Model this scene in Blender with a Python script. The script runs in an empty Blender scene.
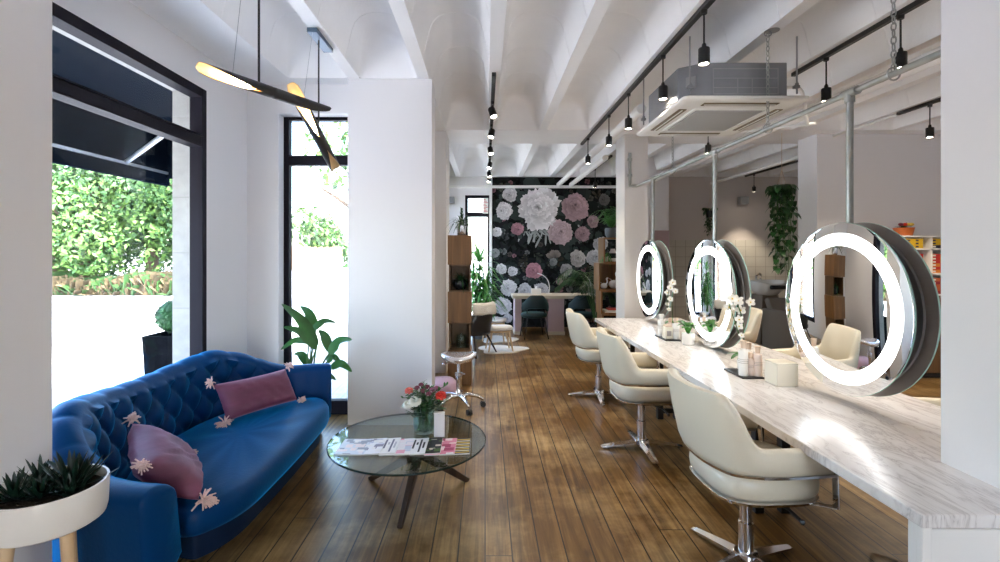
import bpy, bmesh, math, random
from mathutils import Vector, Matrix, noise as mnoise
R = random.Random(7)
PI = math.pi
scn = bpy.context.scene
COL = scn.collection
F, VX, VY, HC = 480.0, 485.0, 252.0, 1.5        # focal length in pixels, vanishing point, eye height
def at(x, y, Y):
    "a point seen at (x, y) in the photograph, Y metres into the room"
    return Vector(((x - VX) * Y / F, Y, HC - (y - VY) * Y / F))

# ------------------------------------------------------------------ materials
def nd(nt, t, **k):
    n = nt.nodes.new(t)
    for a, v in k.items():
        if a in n.inputs: n.inputs[a].default_value = v
        else: setattr(n, a, v)
    return n
def mat(name, col, rough=.5, metal=0, bump=0, bscale=40, var=0, vscale=6, spec=.5, sheen=0, sheen_tint=None, coat=0, emit=None, estr=0, trans=0, stretch=None):
    m = bpy.data.materials.new(name); m.use_nodes = True
    nt = m.node_tree; p = nt.nodes['Principled BSDF']
    p.inputs['Base Color'].default_value = (*col, 1); p.inputs['Roughness'].default_value = rough
    p.inputs['Metallic'].default_value = metal; p.inputs['Specular IOR Level'].default_value = spec
    p.inputs['Sheen Weight'].default_value = sheen; p.inputs['Coat Weight'].default_value = coat
    p.inputs['Coat Roughness'].default_value = .1
    p.inputs['Transmission Weight'].default_value = trans
    if sheen_tint: p.inputs['Sheen Tint'].default_value = (*sheen_tint, 1); p.inputs['Sheen Roughness'].default_value = .35
    if emit: p.inputs['Emission Color'].default_value = (*emit, 1); p.inputs['Emission Strength'].default_value = estr
    if var or bump:
        tc = nd(nt, 'ShaderNodeTexCoord'); src = tc.outputs['Object']
        if stretch:
            mp = nd(nt, 'ShaderNodeMapping'); mp.inputs['Scale'].default_value = stretch
            nt.links.new(src, mp.inputs[0]); src = mp.outputs[0]
    if var:
        n = nd(nt, 'ShaderNodeTexNoise', Scale=vscale, Detail=4.0); nt.links.new(src, n.inputs['Vector'])
        r = nd(nt, 'ShaderNodeValToRGB')
        r.color_ramp.elements[0].position = .3; r.color_ramp.elements[1].position = .7
        r.color_ramp.elements[0].color = (*[c * (1 - var) for c in col], 1)
        r.color_ramp.elements[1].color = (*[min(1, c * (1 + var)) for c in col], 1)
        nt.links.new(n.outputs[0], r.inputs[0]); nt.links.new(r.outputs[0], p.inputs['Base Color'])
    if bump:
        n = nd(nt, 'ShaderNodeTexNoise', Scale=bscale, Detail=3.0); nt.links.new(src, n.inputs['Vector'])
        b = nd(nt, 'ShaderNodeBump', Strength=bump, Distance=.01)
        nt.links.new(n.outputs[0], b.inputs['Height']); nt.links.new(b.outputs[0], p.inputs['Normal'])
    return m
def glass(name, tint, ior=1.45, rough=0.0):
    m = bpy.data.materials.new(name); m.use_nodes = True; nt = m.node_tree; nt.nodes.clear()
    o = nd(nt, 'ShaderNodeOutputMaterial'); mx = nd(nt, 'ShaderNodeMixShader'); fr = nd(nt, 'ShaderNodeFresnel', IOR=ior)
    t = nd(nt, 'ShaderNodeBsdfTransparent'); t.inputs[0].default_value = (*tint, 1)
    g = nd(nt, 'ShaderNodeBsdfGlossy', Roughness=rough)
    ge = nd(nt, 'ShaderNodeNewGeometry'); io = nd(nt, 'ShaderNodeMapRange'); io.inputs[3].default_value = ior; io.inputs[4].default_value = 1 / ior
    nt.links.new(ge.outputs['Backfacing'], io.inputs[0]); nt.links.new(io.outputs[0], fr.inputs['IOR'])
    nt.links.new(fr.outputs[0], mx.inputs[0]); nt.links.new(t.outputs[0], mx.inputs[1]); nt.links.new(g.outputs[0], mx.inputs[2])
    nt.links.new(mx.outputs[0], o.inputs[0]); return m
def emission(name, col, s):
    m = bpy.data.materials.new(name); m.use_nodes = True; nt = m.node_tree; nt.nodes.clear()
    o = nd(nt, 'ShaderNodeOutputMaterial'); e = nd(nt, 'ShaderNodeEmission', Strength=s); e.inputs[0].default_value = (*col, 1)
    nt.links.new(e.outputs[0], o.inputs[0]); return m
def attr_mat(name, rough=.6):
    m = mat(name, (1, 1, 1), rough); nt = m.node_tree
    nt.nodes['Principled BSDF'].inputs['Specular IOR Level'].default_value = .12
    a = nd(nt, 'ShaderNodeVertexColor'); a.layer_name = 'Col'
    nt.links.new(a.outputs[0], nt.nodes['Principled BSDF'].inputs['Base Color']); return m
def math_n(nt, op, a, b=None, c=None):
    n = nd(nt, 'ShaderNodeMath', operation=op)
    for i, v in enumerate((a, b, c)):
        if v is None: continue
        if isinstance(v, (int, float)): n.inputs[i].default_value = v
        else: nt.links.new(v, n.inputs[i])
    return n.outputs[0]
def ramp(nt, fac, stops):
    r = nd(nt, 'ShaderNodeValToRGB'); e = r.color_ramp.elements
    while len(e) < len(stops): e.new(.5)
    for k, (p, c) in zip(e, stops): k.position = p; k.color = (*c, 1)
    nt.links.new(fac, r.inputs[0]); return r.outputs[0]
def mixc(nt, fac, a, b, mode='MIX'):
    n = nd(nt, 'ShaderNodeMix', data_type='RGBA', blend_type=mode)
    for s, v in ((n.inputs[0], fac), (n.inputs[6], a), (n.inputs[7], b)):
        if isinstance(v, (int, float)): s.default_value = v
        elif isinstance(v, tuple): s.default_value = (*v, 1)
        else: nt.links.new(v, s)
    return n.outputs[2]
def floor_mat():
    m = mat('floorboards', (.3, .18, .09), .4); nt = m.node_tree; p = nt.nodes['Principled BSDF']
    tc = nd(nt, 'ShaderNodeTexCoord'); sp = nd(nt, 'ShaderNodeSeparateXYZ'); nt.links.new(tc.outputs['Object'], sp.inputs[0])
    bx = math_n(nt, 'DIVIDE', math_n(nt, 'ADD', sp.outputs[0], 20.04), .1345)
    idx = math_n(nt, 'FLOOR', bx); fx = math_n(nt, 'FRACT', bx)
    wn = nd(nt, 'ShaderNodeTexWhiteNoise', noise_dimensions='1D'); nt.links.new(idx, wn.inputs['W'])
    by = math_n(nt, 'DIVIDE', math_n(nt, 'ADD', sp.outputs[1], math_n(nt, 'MULTIPLY', wn.outputs[0], 5.1)), 5.4)
    fy = math_n(nt, 'FRACT', by); idy = math_n(nt, 'FLOOR', by)
    w2 = nd(nt, 'ShaderNodeTexWhiteNoise', noise_dimensions='2D'); cb = nd(nt, 'ShaderNodeCombineXYZ')
    nt.links.new(idx, cb.inputs[0]); nt.links.new(idy, cb.inputs[1]); nt.links.new(cb.outputs[0], w2.inputs['Vector'])
    # grain, stretched along the board
    mp = nd(nt, 'ShaderNodeMapping'); mp.inputs['Scale'].default_value = (34, 1.6, 1); nt.links.new(tc.outputs['Object'], mp.inputs[0])
    off = nd(nt, 'ShaderNodeVectorMath', operation='ADD'); nt.links.new(mp.outputs[0], off.inputs[0]); nt.links.new(w2.outputs[1], off.inputs[1])
    sc = nd(nt, 'ShaderNodeVectorMath', operation='MULTIPLY_ADD'); nt.links.new(w2.outputs[1], sc.inputs[0]); sc.inputs[1].default_value = (50, 50, 50); nt.links.new(mp.outputs[0], sc.inputs[2])
    g = nd(nt, 'ShaderNodeTexNoise', Scale=1.0, Detail=7.0, Roughness=.62, Distortion=.7); nt.links.new(sc.outputs[0], g.inputs['Vector'])
    wear = nd(nt, 'ShaderNodeTexNoise', Scale=1.5, Detail=6.0, Roughness=.66); nt.links.new(tc.outputs['Object'], wear.inputs['Vector'])
    c1 = ramp(nt, g.outputs[0], [(.25, FLOOR_D), (.5, FLOOR_M), (.78, FLOOR_L)])
    c2 = mixc(nt, math_n(nt, 'MULTIPLY', w2.outputs[0], .45), c1, FLOOR_M2, 'MIX')
    wf = ramp(nt, wear.outputs[0], [(.46, (0, 0, 0)), (.68, (1, 1, 1))])
    c3 = mixc(nt, math_n(nt, 'MULTIPLY', wf, math_n(nt, 'MULTIPLY', g.outputs[0], 1.25)), c2, FLOOR_W)
    # knots
    mk = nd(nt, 'ShaderNodeMapping'); mk.inputs['Scale'].default_value = (5.2, 2.6, 1); nt.links.new(tc.outputs['Object'], mk.inputs[0])
    vo = nd(nt, 'ShaderNodeTexVoronoi', Scale=1.0); nt.links.new(mk.outputs[0], vo.inputs['Vector'])
    kf = ramp(nt, vo.outputs[0], [(.04, (1, 1, 1)), (.13, (0, 0, 0))])
    c4 = mixc(nt, math_n(nt, 'MULTIPLY', kf, .6), c3, (.06, .03, .012))
    ex = math_n(nt, 'LESS_THAN', math_n(nt, 'ABSOLUTE', math_n(nt, 'SUBTRACT', fx, .5)), .474)
    ey = math_n(nt, 'GREATER_THAN', fy, .0010)
    solid = math_n(nt, 'MULTIPLY', ex, ey)
    c5 = mixc(nt, solid, (.012, .008, .005), c4)
    nt.links.new(c5, p.inputs['Base Color']); p.inputs['Specular IOR Level'].default_value = .4
    rr = nd(nt, 'ShaderNodeMapRange'); nt.links.new(wear.outputs[0], rr.inputs[0])
    rr.inputs[3].default_value = .20; rr.inputs[4].default_value = .46; nt.links.new(rr.outputs[0], p.inputs['Roughness'])
    b = nd(nt, 'ShaderNodeBump', Strength=.35, Distance=.004)
    hh = math_n(nt, 'ADD', math_n(nt, 'MULTIPLY', g.outputs[0], .35), solid)
    nt.links.new(hh, b.inputs['Height']); nt.links.new(b.outputs[0], p.inputs['Normal']); return m
FLOOR_D, FLOOR_M, FLOOR_L = (.024, .010, .003), (.125, .062, .016), (.31, .18, .056)
FLOOR_M2, FLOOR_W = (.16, .08, .019), (.50, .35, .165)
def marble_mat():
    m = mat('marble', (.85, .83, .82), .21, spec=.4); nt = m.node_tree; p = nt.nodes['Principled BSDF']
    tc = nd(nt, 'ShaderNodeTexCoord')
    mp = nd(nt, 'ShaderNodeMapping'); mp.inputs['Scale'].default_value = (3.4, .75, 1); mp.inputs['Rotation'].default_value = (0, 0, .12)
    nt.links.new(tc.outputs['Object'], mp.inputs[0])
    n = nd(nt, 'ShaderNodeTexNoise', Scale=2.6, Detail=9.0, Roughness=.62, Distortion=1.6); nt.links.new(mp.outputs[0], n.inputs['Vector'])
    v = math_n(nt, 'ABSOLUTE', math_n(nt, 'SUBTRACT', n.outputs[0], .5))
    c = ramp(nt, v, [(0, (.50, .47, .47)), (.012, (.66, .63, .62)), (.05, (.76, .735, .725)), (.22, (.83, .81, .80))])
    n2 = nd(nt, 'ShaderNodeTexNoise', Scale=9.0, Detail=6.0, Roughness=.7, Distortion=1.0); nt.links.new(mp.outputs[0], n2.inputs['Vector'])
    f = ramp(nt, n2.outputs[0], [(.58, (0, 0, 0)), (.72, (1, 1, 1))])
    c2 = mixc(nt, math_n(nt, 'MULTIPLY', f, .55), c, (.50, .43, .40))
    nt.links.new(c2, p.inputs['Base Color']); return m
def wood_mat(name, a, b, axis=2, rough=.45, s=1.0):
    m = mat(name, a, rough); nt = m.node_tree; p = nt.nodes['Principled BSDF']
    tc = nd(nt, 'ShaderNodeTexCoord'); mp = nd(nt, 'ShaderNodeMapping')
    sc = [26 * s, 26 * s, 26 * s]; sc[axis] = 2 * s; mp.inputs['Scale'].default_value = sc
    nt.links.new(tc.outputs['Object'], mp.inputs[0])
    n = nd(nt, 'ShaderNodeTexNoise', Scale=1.0, Detail=5.0, Distortion=.6); nt.links.new(mp.outputs[0], n.inputs['Vector'])
    nt.links.new(ramp(nt, n.outputs[0], [(.3, a), (.7, b)]), p.inputs['Base Color']); return m
def grid_mat(name, col, line, sx, sz, lw, rough=.25):
    "tiles laid on an x-z wall"
    m = mat(name, col, rough); nt = m.node_tree; p = nt.nodes['Principled BSDF']
    tc = nd(nt, 'ShaderNodeTexCoord'); sp = nd(nt, 'ShaderNodeSeparateXYZ'); nt.links.new(tc.outputs['Object'], sp.inputs[0])
    fx = math_n(nt, 'FRACT', math_n(nt, 'DIVIDE', math_n(nt, 'ADD', sp.outputs[0], 50), sx)); fz = math_n(nt, 'FRACT', math_n(nt, 'DIVIDE', math_n(nt, 'ADD', sp.outputs[2], 50), sz))
    s = math_n(nt, 'MULTIPLY', math_n(nt, 'GREATER_THAN', fx, lw / sx), math_n(nt, 'GREATER_THAN', fz, lw / sz))
    nt.links.new(mixc(nt, s, line, col), p.inputs['Base Color']); return m

M = dict(
    paint=mat('white_wall_paint', (.80, .79, .80), .6, bump=.12, bscale=18),
    taupe=mat('shaded_white_wall_paint', (.66, .61, .59), .6, bump=.1, bscale=18),  # white paint made darker and warmer, the back room's shade put into the colour
    ceil=mat('white_ceiling_paint', (.90, .90, .91), .55, bump=.25, bscale=22, var=.02, vscale=3),
    floor=floor_mat(), marble=marble_mat(),
    frame=mat('dark_window_metal', (.014, .012, .018), .6, spec=.1),
    navy=mat('dark_awning_cloth', (.006, .010, .018), .95, spec=0),
    steel_trim=mat('pale_trim_metal', (.5, .52, .55), .35, .6),
    stone=mat('pale_stone', (.36, .35, .33), .8, bump=.3, bscale=30, var=.1, vscale=12),
    paving=mat('pale_paving', (.62, .61, .59), .85, var=.08, vscale=2),
    road=mat('pale_asphalt', (.45, .45, .46), .9, var=.1, vscale=1),
    window=glass('window_glass', (.97, .98, .975), 1.2),
    glass=glass('clear_glass', (.93, .96, .95), 1.5),
    vaseglass=glass('vase_glass', (.80, .88, .84), 1.5),
    tabletop=glass('tinted_table_glass', (.70, .77, .74), 1.5),
    glassedge=mat('dark_glass_edge', (.015, .03, .027), .1),
    mirroredge=mat('mint_glass_edge', (.42, .72, .68), .15, emit=(.4, .75, .7), estr=0),
    acrylic=glass('clear_acrylic', (.86, .90, .93), 1.45),
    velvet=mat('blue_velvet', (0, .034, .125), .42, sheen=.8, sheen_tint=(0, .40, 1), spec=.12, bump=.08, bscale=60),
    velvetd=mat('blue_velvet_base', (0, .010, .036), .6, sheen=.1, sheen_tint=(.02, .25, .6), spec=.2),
    plum=mat('plum_velvet', (.15, .04, .085), .6, sheen=.45, sheen_tint=(.8, .45, .65), bump=.4, bscale=9, var=.22, vscale=5, stretch=(1, 1, 4)),
    tassel=mat('pale_pink_yarn', (.74, .52, .48), .8, sheen=.3),
    pink=mat('pink_pouf_cloth', (.62, .42, .55), .8, sheen=.5, bump=.2, bscale=20, var=.1),
    cream=mat('cream_leather', (.71, .655, .53), .36, bump=.05, bscale=130, coat=.15),
    chrome=mat('chrome', (.78, .78, .80), .12, 1),
    steel=mat('brushed_steel', (.45, .46, .48), .3, 1),
    galv=mat('galvanised_pipe', (.42, .44, .43), .38, .85, var=.12, vscale=14),
    sheet=mat('galvanised_sheet', (.27, .285, .31), .42, .75, var=.06, vscale=8),
    mirror=mat('mirror_silver', (.93, .94, .94), .005, 1),
    mirrorback=mat('grey_mirror_back', (.42, .39, .37), .3, .3),
    housing=mat('dark_mirror_housing', (.03, .028, .03), .35),
    led=emission('white_led_ring', (1, .98, .96), 1.3),
    bulb=emission('warm_lamp_bulb', (1, .80, .52), 60),
    spotlens=emission('warm_spot_lens', (1, .86, .66), 30),
    black=mat('black_metal', (.012, .012, .013), .42),
    blackp=mat('black_plastic', (.018, .018, .02), .35),
    gold=mat('gold_lamp_lining', (.80, .60, .33), .35, .35, var=.1, vscale=20),
    goldwood=mat('golden_wood_lining', (.72, .42, .15), .4, .2, var=.15, vscale=30),
    bluegrey=mat('blue_grey_ceiling_plate', (.10, .15, .22), .4, .4),
    white=mat('white_lacquer', (.83, .82, .80), .35),
    acpanel=mat('white_plastic', (.80, .80, .77), .4),
    acgrille=mat('grey_filter_grille', (.42, .43, .43), .5, bump=.6, bscale=300),
    slot=mat('brown_louvre_slot', (.16, .12, .06), .5),
    potwhite=mat('white_ceramic', (.82, .80, .76), .3, var=.03, vscale=8),
    beech=wood_mat('light_beech', (.60, .41, .23), (.74, .55, .34)),
    walnut=wood_mat('dark_walnut', (.018, .011, .008), (.05, .028, .018)),
    oak=wood_mat('brown_oak_veneer', (.15, .066, .018), (.26, .125, .038), s=.7),
    oakd=wood_mat('dark_oak_veneer', (.09, .045, .018), (.15, .08, .032), s=.7),
    soil=mat('dark_soil', (.02, .014, .01), .95, bump=1, bscale=80),
    leafd=mat('dark_succulent_leaf', (.007, .028, .018), .35, var=.5, vscale=9),
    leaf=mat('green_leaf', (.028, .13, .025), .38, var=.4, vscale=7),
    leafb=mat('bright_green_leaf', (.06, .25, .04), .45, var=.4, vscale=7),
    leafv=mat('deep_vine_leaf', (.012, .06, .013), .45, var=.4, vscale=7),
    tree=mat('yellow_green_tree_leaf', (.085, .17, .035), .6, var=.5, vscale=.8),  # paler, yellower leaf colour, mixed by lobe with the darker green
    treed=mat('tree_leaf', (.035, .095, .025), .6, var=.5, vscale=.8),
    dry=mat('dry_grass', (.10, .075, .04), .9, var=.4, vscale=3),
    bark=mat('bark', (.10, .07, .05), .9, bump=.6, bscale=12),
    stem=mat('plant_stem', (.05, .13, .03), .5),
    boxwood=mat('topiary_leaf', (.02, .085, .02), .6, var=.5, vscale=14),
    planter=mat('black_glazed_planter', (.004, .0045, .006), .7, var=.4, vscale=20, spec=.02),
    teal=mat('teal_velvet', (.001, .018, .024), .6, sheen=.25, sheen_tint=(.2, .7, .75)),
    deskpink=mat('pale_pink_panel', (.56, .42, .46), .5),
    desktop=wood_mat('pale_stone_desktop', (.55, .49, .40), (.66, .60, .50), 0),
    fur=mat('white_sheepskin', (.80, .77, .71), .95, bump=1, bscale=60, sheen=.6),
    offwhite=mat('off_white_upholstery', (.78, .77, .78), .7),
    darkpot=mat('dark_glazed_pot', (.012, .016, .022), .25),
    greypot=mat('grey_pot', (.10, .12, .14), .4),
    silverpot=mat('silver_pot', (.45, .48, .52), .2, .8),
    bottle=mat('pale_pink_bottle', (.74, .62, .56), .35),
    bottlew=mat('white_bottle', (.80, .78, .75), .3),
    capbeige=mat('beige_bottle_cap', (.62, .47, .36), .4),
    labelgrey=mat('grey_label_print', (.35, .30, .29), .6),
    tray=mat('black_slate_tray', (.02, .02, .022), .3),
    plaster=mat('ivory_box', (.76, .71, .60), .6),
    orchid=mat('white_orchid_petal', (.85, .83, .78), .5, sheen=.3), orchidy=mat('yellow_orchid_lip', (.75, .52, .06), .5),
    red=mat('red_petal', (.65, .03, .015), .5), coral=mat('coral_petal', (.70, .13, .10), .5), whitep=mat('white_petal', (.82, .82, .74), .6),
    maroon=mat('maroon_petal', (.16, .02, .05), .5), mauve=mat('mauve_petal', (.38, .10, .22), .5),
    terracotta=mat('orange_pot', (.55, .14, .03), .5),
    paper=mat('white_paper', (.80, .80, .78), .6), redink=mat('red_ink', (.60, .08, .07), .6), blueink=mat('blue_grey_ink', (.35, .42, .55), .6),
    pinkboard=mat('dusty_pink_board', (.42, .30, .31), .6),
    tile=grid_mat('white_wall_tiles', (.66, .64, .58), (.42, .38, .33), .2, .2, .008),
    ceramic=mat('basin_ceramic', (.82, .81, .78), .12),
    taupeleather=mat('taupe_leather', (.24, .205, .17), .45),
    greymetal=mat('grey_fitting', (.34, .35, .37), .4, .5),
    brick=mat('brown_fence', (.30, .17, .09), .8, var=.2, vscale=1),
    skin=mat('silver_vinyl', (.80, .80, .83), .2, .75),
    mural=attr_mat('dark_floral_print', .7), cover=attr_mat('magazine_print', .3), packs=attr_mat('carton_print', .5),
)
def stone_blocks():
    m = M['stone']; nt = m.node_tree; p = nt.nodes['Principled BSDF']
    tc = nd(nt, 'ShaderNodeTexCoord'); sp = nd(nt, 'ShaderNodeSeparateXYZ'); nt.links.new(tc.outputs['Object'], sp.inputs[0])
    f = math_n(nt, 'FRACT', math_n(nt, 'DIVIDE', math_n(nt, 'ADD', sp.outputs[2], 9.85), .42))
    s = math_n(nt, 'GREATER_THAN', f, .02); old = p.inputs['Base Color'].links[0].from_socket
    nt.links.new(mixc(nt, s, (.30, .29, .27), old), p.inputs['Base Color'])
stone_blocks()

# ------------------------------------------------------------------ mesh builder
def catmull(pts, n, closed=False):
    pts = [Vector(p) for p in pts]; out = []; L = len(pts)
    segs = L if closed else L - 1
    for i in range(segs):
        g = (lambda k: pts[k % L]) if closed else (lambda k: pts[min(max(k, 0), L - 1)])
        a, b, c, d = g(i - 1), g(i), g(i + 1), g(i + 2)
        for k in range(n):
            t = k / n
            out.append(.5 * ((2 * b) + (c - a) * t + (2 * a - 5 * b + 4 * c - d) * t * t + (3 * b - a - 3 * c + d) * t ** 3))
    if not closed: out.append(pts[-1])
    return out
def frames(pts):
    "parallel-transport frames along a polyline"
    n = len(pts); T = []
    for i in range(n):
        v = pts[min(i + 1, n - 1)] - pts[max(i - 1, 0)]; T.append(v.normalized() if v.length > 1e-9 else Vector((0, 0, 1)))
    u = T[0].orthogonal().normalized(); out = []
    for i in range(n):
        u = (u - T[i] * u.dot(T[i]))
        u = u.normalized() if u.length > 1e-6 else T[i].orthogonal().normalized()
        out.append((u, T[i].cross(u)))
    return out
class MB:
    def __init__(s): s.bm = bmesh.new(); s.cl = None
    def v(s, p): return s.bm.verts.new(p)
    def f(s, vs, mi=0, smooth=True):
        try: fc = s.bm.faces.new(vs)
        except ValueError: return None
        fc.material_index = mi; fc.smooth = smooth; return fc
    def colour(s, fc, c):
        if s.cl is None: s.cl = s.bm.loops.layers.float_color.new('Col')
        for i, l in enumerate(fc.loops): l[s.cl] = (*(c[i] if isinstance(c, list) else c), 1)
    def box(s, x0, x1, y0, y1, z0, z1, mi=0, X=None):
        P = [(x0, y0, z0), (x1, y0, z0), (x1, y1, z0), (x0, y1, z0), (x0, y0, z1), (x1, y0, z1), (x1, y1, z1), (x0, y1, z1)]
        if X is not None: P = [X @ Vector(p) for p in P]
        q = [s.v(p) for p in P]
        return [s.f([q[i] for i in k], mi, False) for k in ((0, 3, 2, 1), (4, 5, 6, 7), (0, 1, 5, 4), (1, 2, 6, 5), (2, 3, 7, 6), (3, 0, 4, 7))]
    def bar(s, a, b, w, h, mi=0, up=(0, 0, 1), w2=None, h2=None):
        a, b = Vector(a), Vector(b); d = (b - a).normalized(); u = Vector(up); sd = d.cross(u)
        if sd.length < 1e-4: sd = d.orthogonal()
        sd.normalize(); u = sd.cross(d).normalized(); w2 = w if w2 is None else w2; h2 = h if h2 is None else h2
        R1 = [a + sd * x * w / 2 + u * y * h / 2 for x, y in ((-1, -1), (1, -1), (1, 1), (-1, 1))]
        R2 = [b + sd * x * w2 / 2 + u * y * h2 / 2 for x, y in ((-1, -1), (1, -1), (1, 1), (-1, 1))]
        s.loft([R1, R2], mi, smooth=False)
    def loft(s, rings, mi=0, closed=True, caps=True, smooth=True):
        V = [[s.v(p) for p in r] for r in rings]
        for A, B in zip(V, V[1:]):
            n = len(A)
            for i in range(n if closed else n - 1): s.f([A[i], A[(i + 1) % n], B[(i + 1) % n], B[i]], mi, smooth)
        if caps and closed: s.f(V[0][::-1], mi, False); s.f(V[-1], mi, False)
        return V
    def tube(s, pts, r, seg=10, mi=0, caps=True):
        pts = [Vector(p) for p in pts]; rs = r if isinstance(r, (list, tuple)) else [r] * len(pts)
        s.loft([[p + (u * math.cos(2 * PI * k / seg) + w * math.sin(2 * PI * k / seg)) * q for k in range(seg)] for p, (u, w), q in zip(pts, frames(pts), rs)], mi, caps=caps)
    def lathe(s, prof, c=(0, 0, 0), seg=28, mi=0, caps=True, X=None, sx=1, sy=1):
        c = Vector(c); rings = []
        for r, z in prof:
            ring = [Vector((math.cos(2 * PI * k / seg) * r * sx, math.sin(2 * PI * k / seg) * r * sy, z)) for k in range(seg)]
            rings.append([(X @ p if X is not None else p) + c for p in ring])
        s.loft(rings, mi, caps=caps)
    def prism(s, poly, z0, z1, mi=0):
        s.loft([[(x, y, z0) for x, y in poly], [(x, y, z1) for x, y in poly]], mi, smooth=False)
    def ball(s, c, r, mi=0, seg=12, rings=7, sc=(1, 1, 1)):
        c = Vector(c); P = [[c + Vector((math.cos(2 * PI * k / seg) * math.sin(PI * j / rings) * r * sc[0], math.sin(2 * PI * k / seg) * math.sin(PI * j / rings) * r * sc[1], -math.cos(PI * j / rings) * r * sc[2])) for k in range(seg)] for j in range(1, rings)]
        V = s.loft(P, mi, caps=False); b = s.v(c - Vector((0, 0, r * sc[2]))); t = s.v(c + Vector((0, 0, r * sc[2])))
        for k in range(seg): s.f([V[0][(k + 1) % seg], V[0][k], b], mi); s.f([V[-1][k], V[-1][(k + 1) % seg], t], mi)
    def leaf(s, pts, width, mi=0, fold=.25, up=(0, 0, 1), shape=None, n=8):
        "a blade along pts: pointed, folded along its midrib"
        P = catmull(pts, max(2, n // max(1, len(pts) - 1))); up = Vector(up); rows = []
        for i, p in enumerate(P):
            t = i / (len(P) - 1); d = (P[min(i + 1, len(P) - 1)] - P[max(i - 1, 0)]).normalized()
            sd = d.cross(up); sd = sd.normalized() if sd.length > 1e-4 else d.orthogonal().normalized(); nn = sd.cross(d)
            w = width * (shape(t) if shape else max(.02, math.sin(PI * min(1, .08 + .92 * t)) ** .7)) / 2
            rows.append((s.v(p - sd * w + nn * w * fold), s.v(p), s.v(p + sd * w + nn * w * fold)))
        for A, B in zip(rows, rows[1:]):
            s.f([A[0], A[1], B[1], B[0]], mi); s.f([A[1], A[2], B[2], B[1]], mi)
    def build(s, name, mats, parent=None, world=True, sharp=40, bevel=0, subsurf=0, recalc=True):
        if recalc: bmesh.ops.recalc_face_normals(s.bm, faces=s.bm.faces)
        me = bpy.data.meshes.new(name); s.bm.to_mesh(me); s.bm.free()
        for m in (mats if isinstance(mats, (list, tuple)) else [mats]): me.materials.append(M[m] if isinstance(m, str) else m)
        if sharp: me.set_sharp_from_angle(angle=math.radians(sharp))
        o = bpy.data.objects.new(name, me); COL.objects.link(o)
        if parent is not None:
            o.parent = parent
            if world:
                q = parent; t = Vector((0, 0, 0))
                while q is not None: t += q.location; q = q.parent
                me.transform(Matrix.Translation(-t))
        if bevel:
            b = o.modifiers.new('edge', 'BEVEL'); b.width = bevel; b.segments = 2; b.limit_method = 'ANGLE'; b.angle_limit = math.radians(40); b.harden_normals = False
        if subsurf:
            q = o.modifiers.new('smooth', 'SUBSURF'); q.levels = subsurf; q.render_levels = subsurf
        return o
def tag(o, label, cat, group=None, kind=None):
    if label: o['label'] = label
    if cat: o['category'] = cat
    if group: o['group'] = group
    if kind: o['kind'] = kind
    return o
def thing(name, label, cat, loc=(0, 0, 0), rz=0, group=None):
    o = bpy.data.objects.new(name, None); COL.objects.link(o); o.empty_display_size = .1
    o.location = loc; o.rotation_euler = (0, 0, rz); return tag(o, label, cat, group)
def struct(o): o['kind'] = 'structure'; return o
def copy_thing(src, loc, rz=None, label=None, group=None):
    def cp(o, par):
        c = o.copy(); COL.objects.link(c); c.parent = par
        for ch in [q for q in bpy.data.objects if q.parent == o]: cp(ch, c)
        return c
    r = cp(src, None); r.location = loc
    if rz is not None: r.rotation_euler = (0, 0, rz)
    if label: r['label'] = label
    if group: r['group'] = group
    return r
def rrect(x0, x1, y0, y1, r, n=4):
    out = []
    for cx, cy, a in ((x1 - r, y0 + r, -PI / 2), (x1 - r, y1 - r, 0), (x0 + r, y1 - r, PI / 2), (x0 + r, y0 + r, PI)):
        out += [(cx + r * math.cos(a + PI / 2 * k / n), cy + r * math.sin(a + PI / 2 * k / n)) for k in range(n + 1)]
    return out
def lerp(a, b, t): return a + (b - a) * t
def smooth(t): t = max(0, min(1, t)); return t * t * (3 - 2 * t)
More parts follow.
